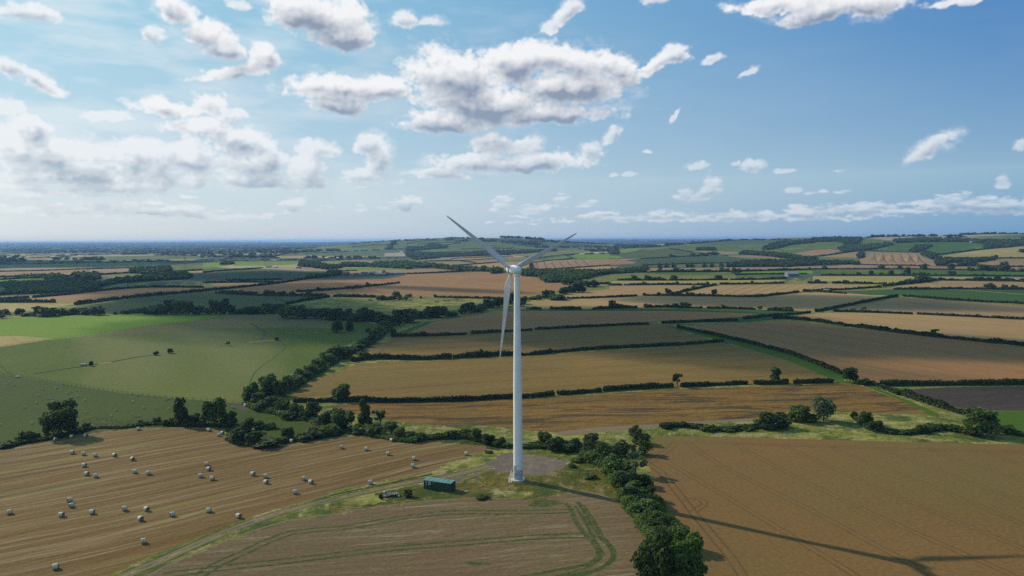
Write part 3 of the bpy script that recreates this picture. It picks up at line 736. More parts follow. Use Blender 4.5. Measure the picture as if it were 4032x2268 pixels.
# ---------------------------------------------------------------- one triangulated terrain, cut along every field edge
rows = [6.9]
while rows[-1] < 2250: rows.append(rows[-1] * (1.045 if rows[-1] < 60 else 1.075) + .15)
V2 = []; E2 = []
for k, v in enumerate(rows):
    n = 150
    for c in range(n + 1):
        V2.append(((-4300 + 8600 * (c + (.5 if k % 2 and 0 < c < n else 0)) / n), v))
for kind, name, uv, ang, grp in polys:
    s = len(V2); n = len(uv)
    V2 += [(float(a), float(b)) for a, b in uv]
    E2 += [(s + i, s + (i + 1) % n) for i in range(n)]
for a, b in far_edges:
    P = np.array([[a[0], a[1], 0], [b[0], b[1], 0]])
    if P[:, 1].min() < 1200: continue
    u = to_uv(P); s = len(V2); V2 += [tuple(map(float, q)) for q in u]; E2.append((s, s + 1))
res = delaunay_2d_cdt([Vector(v) for v in V2], E2, [], 0, 1e-4, False)
UV = np.array([(v[0], v[1]) for v in res[0]], float)
TRI = np.array([f for f in res[2] if len(f) == 3], np.int64)
cen = UV[TRI].mean(1)
keep = (cen[:, 1] > 6.9) & (cen[:, 1] < 2260) & (np.abs(cen[:, 0]) < 4300)
TRI, cen = TRI[keep], cen[keep]
def inside(uv, c):
    lo_, hi_ = uv.min(0), uv.max(0)
    cand = np.where((c[:, 0] >= lo_[0]) & (c[:, 0] <= hi_[0]) & (c[:, 1] >= lo_[1]) & (c[:, 1] <= hi_[1]))[0]
    p = c[cand]; r = np.zeros(len(p), bool)
    x2, y2 = np.roll(uv[:, 0], -1), np.roll(uv[:, 1], -1)
    for (ax, ay, bx, by) in zip(uv[:, 0], uv[:, 1], x2, y2):
        if ay == by: continue
        cr = ((ay > p[:, 1]) != (by > p[:, 1])) & (p[:, 0] < (bx - ax) * (p[:, 1] - ay) / (by - ay) + ax)
        r ^= cr
    return cand[r]
own = np.full(len(TRI), -1)
for k, (kind, name, uv, ang, grp) in enumerate(polys):
    own[inside(uv, cen)] = k
WY = F * H / UV[:, 1]; WX = UV[:, 0] * WY / F
W3 = np.stack([WX, WY, height(WX, WY)], 1)
# wind order
d1 = W3[TRI[:, 1]] - W3[TRI[:, 0]]; d2 = W3[TRI[:, 2]] - W3[TRI[:, 0]]
flip = np.cross(d1[:, :2], d2[:, :2]) < 0
TRI[flip] = TRI[flip][:, ::-1]
def sub_obj(name, idx, material):
    T = TRI[idx]; u, inv = np.unique(T, return_inverse=True)
    me = new_mesh(name, W3[u], inv.reshape(T.shape), [material], smooth=True)
    return link(name, me), me
merged = {}
for k, (kind, name, uv, ang, grp) in enumerate(polys):
    idx = np.where(own == k)[0]
    if len(idx) == 0: continue
    if grp: merged.setdefault((grp, kind), []).append((idx, ang)); continue
    o, _ = sub_obj(name, idx, field_mat(kind, ang)); tag(o, kind='structure')
for (g, kind), L in merged.items():
    o, _ = sub_obj(g, np.concatenate([i for i, _ in L]), field_mat(kind, L[0][1])); tag(o, kind='structure')
# what no outline covers: near, rough grass; far, the patchwork
rest = np.where(own < 0)[0]
near = rest[cen[rest, 1] > F * H / 1150]
o, _ = sub_obj('rough_grassland', near, field_mat('rough', .1)); tag(o, kind='structure')
farI = rest[cen[rest, 1] <= F * H / 1150]
o, me = sub_obj('far_farmland', farI, field_mat('farm', .42)); tag(o, kind='structure')
ctr = W3[TRI[farI]].mean(1)
fc = np.zeros((len(farI), 4), np.float32); fc[:, 3] = 1
quads = {}
cx_ = ca * ctr[:, 0] + sa * ctr[:, 1]; cy_ = -sa * ctr[:, 0] + ca * ctr[:, 1]
gi = np.floor(cx_ / (CS * 1.5)).astype(int); gj = np.floor(cy_ / CS).astype(int)
def inq(p, q):
    s = 0
    for k in range(4):
        a = q[k]; b = q[(k + 1) % 4]
        s += 1 if (b[0] - a[0]) * (p[1] - a[1]) - (b[1] - a[1]) * (p[0] - a[0]) > 0 else 0
    return s == 4
for n_ in range(len(farI)):
    col = (.060, .078, .042)
    for di in (0, -1, 1):
        for dj in (0, -1, 1):
            c = (gi[n_] + di, gj[n_] + dj)
            if c not in cellmap: continue
            if c not in quads: quads[c] = [cpt(*c), cpt(c[0] + 1, c[1]), cpt(c[0] + 1, c[1] + 1), cpt(c[0], c[1] + 1)]
            if inq(ctr[n_], quads[c]): col = cellmap[c]; break
        else: continue
        break
    fc[n_, :3] = col
ca_ = me.color_attributes.new('crop', 'FLOAT_COLOR', 'CORNER')
# validate() may drop degenerate faces; rebuild per remaining polygon
lt = len(me.loops)
if lt == len(farI) * 3: ca_.data.foreach_set('color', np.repeat(fc, 3, 0).ravel())
# a last sheet under everything, reaching behind the camera too
me = new_mesh('ground', [(-45000, -20000, -2.5), (45000, -20000, -2.5), (45000, 32000, -2.5), (-45000, 32000, -2.5)], [(0, 1, 2, 3)], [field_mat('pasture', 0)])
tag(link('ground', me), kind='structure')

# ---------------------------------------------------------------- foliage
def foliage_mat(name, a, b, trans=.34):
    m, t, bs, out = mat(name)
    oi = N(t, 'ShaderNodeObjectInfo'); g = N(t, 'ShaderNodeNewGeometry')
    n = noise(t, g.outputs['Position'], .22, 3, .7)
    n2 = noise(t, g.outputs['Position'], 1.3, 2, .7)
    col = MIX(t, RAMP(t, M(t, 'ADD', M(t, 'MULTIPLY', n, .6), M(t, 'MULTIPLY', n2, .4)), .36, .64), a, b)
    sc2 = RAMP(t, oi.outputs['Random'], 0, 1, .75, 1.3)
    c = N(t, 'ShaderNodeCombineXYZ'); t.links.new(sc2, c.inputs[0]); t.links.new(M(t, 'MULTIPLY', sc2, .97), c.inputs[1]); t.links.new(sc2, c.inputs[2])
    col = MIX(t, 1.0, col, c.outputs[0], 'MULTIPLY')
    t.links.new(col, bs.inputs['Base Color']); bs.inputs['Roughness'].default_value = .75
    bs.inputs['Specular IOR Level'].default_value = .25
    tr = N(t, 'ShaderNodeBsdfTranslucent'); t.links.new(MIX(t, 1.0, col, (1.3, 1.5, .6), 'MULTIPLY'), tr.inputs[0])
    mx = N(t, 'ShaderNodeMixShader'); mx.inputs[0].default_value = trans
    t.links.new(bs.outputs[0], mx.inputs[1]); t.links.new(tr.outputs[0], mx.inputs[2]); t.links.new(mx.outputs[0], out.inputs[0])
    return m
LEAF = {
 'dark':   foliage_mat('dark_leaves', (.024, .044, .010), (.070, .104, .022)),
 'mid':    foliage_mat('leaves', (.040, .070, .013), (.100, .150, .028)),
 'hedge':  foliage_mat('hedge_leaves', (.017, .029, .008), (.046, .066, .015), .2),
 'willow': foliage_mat('willow_leaves', (.070, .095, .040), (.135, .170, .075)),
 'yellow': foliage_mat('turning_leaves', (.085, .105, .020), (.17, .18, .030)),
 'fresh':  foliage_mat('bright_leaves', (.045, .080, .018), (.095, .140, .030)),
}
bark, t_, b_, _o = mat('bark')
t_.links.new(MIX(t_, noise(t_, N(t_, 'ShaderNodeNewGeometry').outputs['Position'], 3.0), (.055, .045, .035), (.13, .11, .085)), b_.inputs['Base Color'])
b_.inputs['Roughness'].default_value = .9

def unit(v): return v / (np.linalg.norm(v, axis=-1, keepdims=True) + 1e-9)
def leaf_clumps(P, Nn, size, rg, jit=.9):
    """one bent leaf spray (four-sided, irregular) at each point"""
    n = len(P)
    nn = unit(Nn + rg.normal(0, jit, (n, 3)) * .6)
    t = unit(np.cross(nn, rg.normal(0, 1, (n, 3)))); b = np.cross(nn, t)
    sz = (np.asarray(size) * rg.uniform(.6, 1.35, n))[:, None] * .5
    V = np.empty((n, 4, 3))
    for k, (u, v) in enumerate(((-1, -.55), (.9, -.9), (1.05, .6), (-.7, 1.0))):
        V[:, k] = P + t * sz * (u + rg.uniform(-.3, .3, (n, 1))) + b * sz * (v + rg.uniform(-.3, .3, (n, 1))) + nn * sz * rg.uniform(-.35, .35, (n, 1))
    return V.reshape(-1, 3), np.arange(n * 4).reshape(n, 4)
#  lobes: (x, y, z, rx, ry, rz) in a crown one unit wide and one unit tall
def lobes_for(kind, rg):
    L = []
    if kind == 'round':
        L = [(0, 0, .55, .36, .36, .36)]
        for k in range(11):
            a = rg.uniform(0, 6.28); z = rg.uniform(.28, .82); r = .30 * math.sqrt(max(.15, 1 - ((z - .52) / .5) ** 2))
            L.append((r * math.cos(a), r * math.sin(a), z, *([rg.uniform(.15, .23)] * 3)))
    elif kind == 'oak':
        L = [(0, 0, .5, .33, .33, .30)]
        for k in range(16):
            a = rg.uniform(0, 6.28); z = rg.uniform(.26, .84); r = rg.uniform(.18, .36) * math.sqrt(max(.2, 1 - ((z - .45) / .58) ** 2))
            s = rg.uniform(.11, .20); L.append((r * math.cos(a), r * math.sin(a), z, s * 1.15, s * 1.15, s * .9))
    elif kind == 'upright':
        for k in range(13):
            z = rg.uniform(.22, .88); a = rg.uniform(0, 6.28); r = rg.uniform(.05, .30) * (1.15 - z)
            s = rg.uniform(.14, .23) * (1.25 - .6 * z); L.append((r * math.cos(a), r * math.sin(a), z, s, s, s * 1.1))
    elif kind == 'sparse':
        for k in range(13):
            z = rg.uniform(.30, .92); a = rg.uniform(0, 6.28); r = rg.uniform(.12, .38)
            s = rg.uniform(.08, .16); L.append((r * math.cos(a), r * math.sin(a), z, s, s, s * .8))
    elif kind == 'bush':
        L = [(0, 0, .30, .36, .36, .46)]
        for k in range(12):
            a = rg.uniform(0, 6.28); z = rg.uniform(.15, .78); r = .34 * math.sqrt(max(.05, 1 - (z / .95) ** 2))
            s = rg.uniform(.13, .22); L.append((r * math.cos(a), r * math.sin(a), z, s, s, s * 1.1))
    elif kind == 'willow':
        L = [(0, 0, .45, .35, .35, .40)]
        for k in range(10):
            a = rg.uniform(0, 6.28); z = rg.uniform(.3, .80); r = .28 * math.sqrt(max(.1, 1 - ((z - .3) / .7) ** 2))
            s = rg.uniform(.14, .22); L.append((r * math.cos(a), r * math.sin(a), z, s, s, s * 1.25))
    L = np.array(L)
    if kind in ('round', 'oak', 'upright'): L[:, 2] = L[:, 2] * 1.13 - .13
    return L
def crown(kind, n, size, seed, hollow=.62):
    rg = np.random.default_rng(seed)
    L = lobes_for(kind, rg)
    area = (L[:, 3] * L[:, 5]); w = area / area.sum()
    li = rg.choice(len(L), n, p=w)
    d = unit(rg.normal(0, 1, (n, 3)))
    d[:, 2] = np.where((d[:, 2] < -.3) & (rg.random(n) < .6), -d[:, 2], d[:, 2])
    rad = rg.uniform(hollow, 1.08, n) ** .7
    P = L[li, :3] + d * L[li, 3:] * rad[:, None]
    P[:, 2] = np.maximum(P[:, 2], .015)
    nrm = unit(d / L[li, 3:] * .2 + np.array([0, 0, .35]))
    return leaf_clumps(P, nrm, size, rg), L
def tube(path, radii, sides=6):
    V = []; Fs = []
    path = np.asarray(path, float)
    for i, p in enumerate(path):
        d = unit(path[min(i + 1, len(path) - 1)] - path[max(i - 1, 0)])
        a = unit(np.cross(d, [0.31, .95, .1] if abs(d[1]) < .9 else [1, 0, 0])); b = np.cross(d, a)
        for k in range(sides):
            an = 2 * math.pi * k / sides
            V.append(p + radii[i] * (a * math.cos(an) + b * math.sin(an)))
    for i in range(len(path) - 1):
        for k in range(sides):
            j = i * sides; Fs.append((j + k, j + (k + 1) % sides, j + sides + (k + 1) % sides, j + sides + k))
    n = len(V); V.append(path[0]); V.append(path[-1])
    for k in range(sides):
        Fs.append((n, (k + 1) % sides, k, k)); j = (len(path) - 1) * sides
        Fs.append((n + 1, j + k, j + (k + 1) % sides, j + (k + 1) % sides))
    return V, [tuple(dict.fromkeys(f)) for f in Fs]
def trunk_geo(kind, L, seed):
    rg = np.random.default_rng(seed)
    V, Fs = tube([(0, 0, -.02), (.004, 0, .12), (-.006, .006, .3), (.0, .0, .6)], [.036, .027, .022, .009])
    order = rg.permutation(len(L))[:7]
    for li in order:
        c = L[li, :3]; z0 = rg.uniform(.14, .34)
        v, f = tube([(0, 0, z0), (c[0] * .45, c[1] * .45, z0 + (c[2] - z0) * .45), tuple(c)], [.015, .010, .004], 5)
        o = len(V); V += v; Fs += [tuple(i + o for i in q) for q in f]
    return V, Fs
PROTO = {}
def proto(kind, leaf, lod, var=0):
    key = (kind, leaf, lod, var)
    if key in PROTO: return PROTO[key]
    n, size = {'hi': (5200, .052), 'mid': (1500, .085), 'lo': (340, .165)}[lod]
    if kind == 'sparse': n = int(n * .62)
    seed = hash(kind) % 1 + {'round': 1, 'oak': 2, 'upright': 3, 'sparse': 4, 'bush': 5, 'willow': 6}[kind] * 10 + var
    (V, Fq), L = crown(kind, n, size, seed, .5 if kind != 'sparse' else .1)
    if lod == 'lo':
        tv, tf = tube([(0, 0, -.02), (0, 0, .45)], [.03, .012], 4)
        Fa = [tuple(q) for q in Fq.tolist()] + [tuple(i + len(V) for i in q) for q in tf]
        mi = [0] * len(Fq) + [1] * len(tf)
        PROTO[key] = (new_mesh(f'{kind}_tree', np.concatenate([V, np.array(tv)]), Fa, [LEAF[leaf], bark], mi=mi), None)
    else:
        cr = new_mesh(f'{kind}_crown', V, Fq, [LEAF[leaf]])
        tv, tf = trunk_geo(kind, L, seed)
        PROTO[key] = (cr, new_mesh(f'{kind}_trunk', tv, tf, [bark], smooth=True))
    return PROTO[key]
def add_tree(name, kind, leaf, pos, w, h, label, cat, group=None, lod=None, seed=0):
    slant = math.hypot(pos[0], pos[1])
    px = h / slant * 735
    if lod is None: lod = 'hi' if px > 26 else ('mid' if px > 9 else 'lo')
    rs = random.Random(seed * 31 + int(pos[0] * 7) + int(pos[1]))
    var = rs.randrange(3 if lod != 'lo' else 4)
    a, b = proto(kind, leaf, lod, var)
    rz = rs.uniform(0, 6.28)
    sc_v = (w * 1.06, w * 1.06, h * 1.04)
    if b is None:
        o = link(name, a, loc=pos, rotz=rz, scale=sc_v)
        o.location.z -= .1
    else:
        o = link(name, None, loc=(pos[0], pos[1], pos[2] - .1))
        link('crown', a, o, rotz=rz, scale=sc_v)
        link('trunk', b, o, rotz=rz, scale=sc_v)
    return tag(o, label, cat, group)
def px_size(view, pos, w, h):
    """size in a view of the photograph -> metres at that distance"""
    d = float(np.dot(np.array([pos[0], pos[1], pos[2] - H]), FW)); s = VIEWS[view][2] * d / F
    return w * s, h * s * 1.02
LEAFOF = {'d': 'dark', 'm': 'mid', 'w': 'willow', 'y': 'yellow', 'f': 'fresh'}
KINDOF = {'r': 'round', 'o': 'oak', 'u': 'upright', 's': 'sparse', 'b': 'bush', 'w': 'willow'}
# view x,base y,width,height,shape+leaf | name | label
SINGLE = """
A 455,402,250,250,od|tree|large dark tree with a yellowing left side above the bale field's left corner
A 350,395,110,165,uy|tree|yellow-leaved tree leaning out of the large dark tree's left side
A 195,442,125,75,bd|bush|low dark bush between the large tree and the left edge of the photo
A 45,492,115,48,bd|bush|dark bush lowest on the left edge of the photo
A 265,425,70,45,bm|bush|small bush squeezed against the large dark tree's left foot
A 642,350,64,42,bd|bush|small dark bush just right of the large dark tree
A 1040,316,44,26,bd|bush|tiny round dark bush on the pasture edge, left of the two tall trees
A 1165,303,66,36,bd|bush|low wide dark bush left of the two tall trees at the pasture edge
A 1255,325,95,48,bd|bush|dark bush at the left foot of the tall upright tree
A 1345,325,170,198,ud|tree|tall upright dark tree on the lower edge of the sheep pasture
A 1440,325,110,85,bd|bush|dark bush filling the gap between the upright tree and the grey-green tree
A 1590,325,190,188,wm|tree|broad grey-green tree right of the tall upright dark tree
A 1700,322,130,105,bm|bush|rounded bush under the right side of the broad grey-green tree
A 1835,372,115,100,rd|tree|small round dark tree at the paddock's left corner
A 1990,352,110,56,bm|bush|pale low bush on the paddock's upper left side
A 1920,350,100,60,bd|bush|dark bush touching the paddock's left corner tree
A 1770,458,135,112,bd|bush|dark bush where the bale field's edge turns round the scrub
A 1882,470,128,104,rd|tree|round dark tree right above the bend of the bale field
A 1990,482,210,66,bd|bush|long low dark bush above the two touching bales
A 2140,427,96,88,rd|tree|lone round tree inside the paddock's lower edge
A 2255,440,150,50,bd|bush|low dark bush under the paddock's right half
A 2350,415,170,72,bm|bush|bush with an olive top on the paddock's lower right corner
A 2450,400,160,66,bd|bush|dark bush right of the olive-topped paddock bush
D 1862,1290,140,135,wm|tree|pale rounded tree at the left end of the stream-side trees
D 1990,1235,150,150,wm|tree|tall grey-green tree behind the pale rounded tree by the stream
D 2085,1245,120,130,rd|tree|dark tree right of the tall grey-green stream tree
D 1925,1310,110,100,rm|tree|mid-green tree crowding the meadow corner by the white trough
A 1960,215,150,95,bd|bush|dark bush right of the white trough
A 2030,195,200,90,od|tree|wide dark tree behind the trimmed hedge's left end
A 2095,240,130,100,rd|tree|dark round tree in the middle of the stream scrub
A 2205,262,140,92,rm|tree|mid-green tree in the stream scrub, left of the pens
A 2150,282,120,60,bd|bush|dark bush in shade above the paddock's upper edge
A 2285,285,130,80,bd|bush|dark bush directly behind the metal pens
A 2330,275,120,125,od|tree|dark tree standing over the metal pens
A 2420,330,130,110,rd|tree|dark tree right of the metal pens
A 2475,340,90,80,bd|bush|dark bush between the pens and the pale willow bush
B 92,352,200,130,wf|willow_bush|large rounded pale willow bush right of the metal pens
B 50,245,70,42,rf|tree|small bright tree behind the pale willow bush
B 20,400,70,60,bd|bush|dark bush at the foot of the pale willow bush
B 250,330,150,185,uf|tree|tall bright-green tree between the willow bush and the lodged wheat
B 372,335,140,140,sf|tree|bright-green tree leaning right beside the tall bright-green tree
B 445,390,130,90,rd|tree|dark round tree under the two bright-green trees
B 240,385,150,75,bm|bush|bush under the tall bright-green tree
B 330,400,150,80,bm|bush|olive bush above the bale field, under the bright-green trees
B 420,412,110,50,bm|bush|low bush above the big bale at the field edge
B 512,428,100,85,wy|bush|yellowish-green bush at the right end of the stream scrub
B 590,435,110,62,bd|bush|dark bush right of the yellowish-green bush
B 665,440,110,52,bd|bush|dark low bush on the bank, third right of the yellowish bush
B 900,415,120,55,bd|bush|dark bush on the bank left of the tower
B 1005,415,100,66,rd|bush|dark round bush on the bank above the bale field's right end
B 1085,440,110,90,wm|bush|olive dome bush on the bank above the bale field's right end
B 1170,465,120,80,bd|bush|dark bush on the bank, halfway to the tower
B 1255,480,110,66,bd|bush|dark bush on the bank just left of the tower
B 1320,495,80,42,bm|bush|low bush touching the tower's left side in the picture
B 1180,535,60,26,bm|bush|tiny bush at the pointed end of the bale field
B 1595,475,120,98,wf|bush|pale feathery bush just right of the tower
B 1680,512,170,98,bd|bush|dark broad bush right of the pale feathery bush
B 1790,515,180,92,bd|bush|dark broad bush under the domed dark tree
B 1945,460,125,72,rd|tree|domed dark tree on top of the bank right of the tower
B 1460,500,90,30,bd|bush|low dark bush behind the tower on the right
B 1835,600,90,36,bm|bush|small bush on the rough grass at the pad's far right
B 1797,640,62,34,bd|bush|small dark round bush at the gravel pad's right edge
B 1920,720,110,36,bm|bush|flat bush on the rough grass right of the gravel pad
B 572,862,78,56,bd|bush|dark bush beside the grey sheets left of the green cabin
B 378,876,34,44,bd|bush|small dark bush at the left end of the grey sheets
B 1130,872,110,28,bm|bush|olive bush in the rough grass right of the green cabin
B 1940,565,170,110,bd|bush|dark bush where the wide hedge leaves the bank
B 2060,590,190,130,bm|bush|mid-green bush second down the wide hedge
B 2190,550,180,110,bd|bush|dark bush on the wheat side of the wide hedge's top
B 2310,470,140,95,bd|bush|dark bush at the wheat field's top left corner
B 2340,545,110,110,od|tree|dark tree beside the wheat field's top left corner
B 2260,400,120,70,bm|bush|bush in the rough grass above the wheat field's corner
B 2130,690,210,150,bm|bush|mid-green bush third down the wide hedge
B 2270,690,180,165,sw|tree|grey-leaved sparse tree rising from the wide hedge
B 2190,790,220,130,bd|bush|dark bush left of the grey-leaved tree's foot
B 2310,780,160,110,bd|bush|dark bush under the grey-leaved tree, on the wheat side
B 2250,880,230,130,bm|bush|broad bush where the tower's shadow crosses the hedge
B 2350,880,150,110,bd|bush|dark bush by the wheat just above the tower's shadow
B 2330,1000,240,140,bf|bush|bright-green bush below the tower's shadow
B 2410,1060,190,120,bm|bush|bush with a rusty edge below the tower's shadow
B 2450,1140,220,130,bd|bush|dark bush above the big oak at the bottom of the photo
B 2560,1240,230,170,rm|tree|round tree touching the big oak's upper side
B 2440,1540,350,440,od|oak_tree|huge dark oak at the bottom edge of the photo, left half of the pair
B 2640,1520,340,420,om|oak_tree|huge oak at the bottom edge of the photo, nearer the ripe wheat
C 795,332,255,118,bd|bush|big domed dark bush on the grass band below the lodged wheat
C 985,285,160,110,wf|willow_tree|pale willow left of the tallest willow on the grass band
C 1155,285,170,165,ww|willow_tree|tallest pale willow on the grass band right of the tower
C 965,290,110,65,bm|bush|pale bush at the foot of the left willow
C 1060,290,120,60,bd|bush|dark bush between the two willows
C 1375,258,55,48,rd|bush|small round dark bush right of the willows
C 1448,302,105,90,rd|tree|brownish dark round tree right of the willows
C 1525,355,110,82,bd|bush|dark bush at the bend of the grass band's thicket
C 1625,368,130,36,bd|bush|low dark bush along the thicket's lower side
C 1725,370,130,32,bd|bush|low dark bush in the middle of the thicket
C 1850,367,100,62,bm|bush|olive-brown bush in the thicket left of the yellow-green tree
C 1940,345,150,44,bd|bush|long low bush left of the yellow-green tree
C 2060,350,130,40,bd|bush|low bush at the yellow-green tree's left foot
C 2272,385,245,205,rf|tree|large yellow-green tree by the grass band's right end
C 2200,378,120,80,bf|bush|yellow-green bush under the large yellow-green tree
C 2462,372,118,62,bd|bush|dark bush right of the large yellow-green tree
C 2555,388,80,36,bd|bush|dark bush at the photo's right edge by the vivid green field
C 40,335,90,42,bd|bush|dark bush above the ripe wheat's top left corner
C 158,328,62,42,bd|bush|small dark bush second along above the ripe wheat
C 240,325,70,24,bm|bush|flat bush third along above the ripe wheat
C 335,352,110,52,bm|bush|olive bush above the ripe wheat, left of the long low bushes
C 480,348,150,30,bd|bush|long low dark bush above the ripe wheat
C 600,345,140,34,bd|bush|low dark bush at the left foot of the big domed bush
E 80,1275,145,118,rd|tree|round dark tree at the left end of the long trimmed hedge
G 120,1118,106,106,sd|tree|two-stemmed open tree on the long hedge right of the tower
G 818,1090,126,102,ud|tree|spreading tree on the long hedge with its own shadow on the lodged wheat
G 1342,1088,106,112,rd|tree|dark tree where the green tracks meet
G 1435,1105,95,48,bd|bush|dark bush right of the tree where the green tracks meet
D 680,1020,36,37,rd|tree|small dark tree beside the pale trailer on the meadow
D 1160,940,42,33,rd|tree|second small tree from the left along the meadow ditch
D 1265,925,42,37,rd|tree|small tree near the middle of the meadow ditch
D 1693,872,34,33,sd|tree|thin little tree on the meadow ditch, second from the right
D 2058,830,36,27,rd|tree|small tree at the right end of the meadow ditch
E 55,772,88,92,rd|tree|left of the pair of dark trees standing in the upper meadow
E 140,762,84,92,ud|tree|right of the pair of dark trees standing in the upper meadow
E 285,765,58,26,bd|bush|low bush right of the pair of dark trees in the upper meadow
E 472,806,52,64,rm|tree|round pale tree at the olive field's left corner
E 690,797,60,42,bd|bush|dark bush standing on the hedge above the olive field
E 250,970,100,60,wm|bush|pale round bush where two hedges meet left of the tower
E 1130,955,66,56,sd|tree|ragged small tree in the hedge left of the hanging blade tip
E 1310,945,50,44,sd|tree|thin small tree in the hedge between blade and tower
E 1040,950,60,40,sw|tree|bare twiggy tree in the hedge left of the blade
G 1942,757,76,52,sm|tree|pale green tree standing highest on the long diagonal hedge
G 1665,732,36,30,rd|tree|small dark tree on the diagonal hedge, left of the pale green one
G 1545,712,28,22,rd|tree|second of the three small trees on the diagonal hedge
G 1302,692,28,24,rd|tree|leftmost of the three small trees on the diagonal hedge
G 1030,650,60,28,rm|tree|olive tree at the diagonal hedge's upper left end
G 820,640,55,36,rd|tree|dark tree where the diagonal hedge begins
G 1442,588,40,38,sm|tree|small open tree above the two level hedges on the right
G 1365,585,40,18,sd|bush|twiggy bush left of the small open tree
G 2250,619,24,15,bd|bush|tiny bush on the far-right level hedge
G 1368,541,22,18,rd|bush|tiny tree on the diagonal grass track
G 1100,590,20,27,rd|bush|tiny upright tree at the lower end of the diagonal grass track
"""
for ln in SINGLE.strip().split('\n'):
    a, name, label = ln.split('|')
    v, rest_ = a.split(); x, y, w, h, kl = rest_.split(',')
    pos = place(v, float(x), float(y)); w, h = px_size(v, pos, float(w), float(h))
    cat = {'bush': 'bush', 'willow_bush': 'bush'}.get(name, 'tree')
    add_tree(name, KINDOF[kl[0]], LEAFOF[kl[1]], pos, w, h, label, cat, seed=int(float(x)))
ORD = ['first', 'second', 'third', 'fourth', 'fifth', 'sixth', 'seventh', 'eighth', 'ninth', 'tenth', 'eleventh', 'twelfth', 'thirteenth', 'fourteenth',
       'fifteenth', 'sixteenth', 'seventeenth', 'eighteenth', 'nineteenth', 'twentieth', 'twenty-first', 'twenty-second', 'twenty-third', 'twenty-fourth', 'twenty-fifth', 'twenty-sixth',
       'twenty-seventh', 'twenty-eighth', 'twenty-ninth', 'thirtieth']
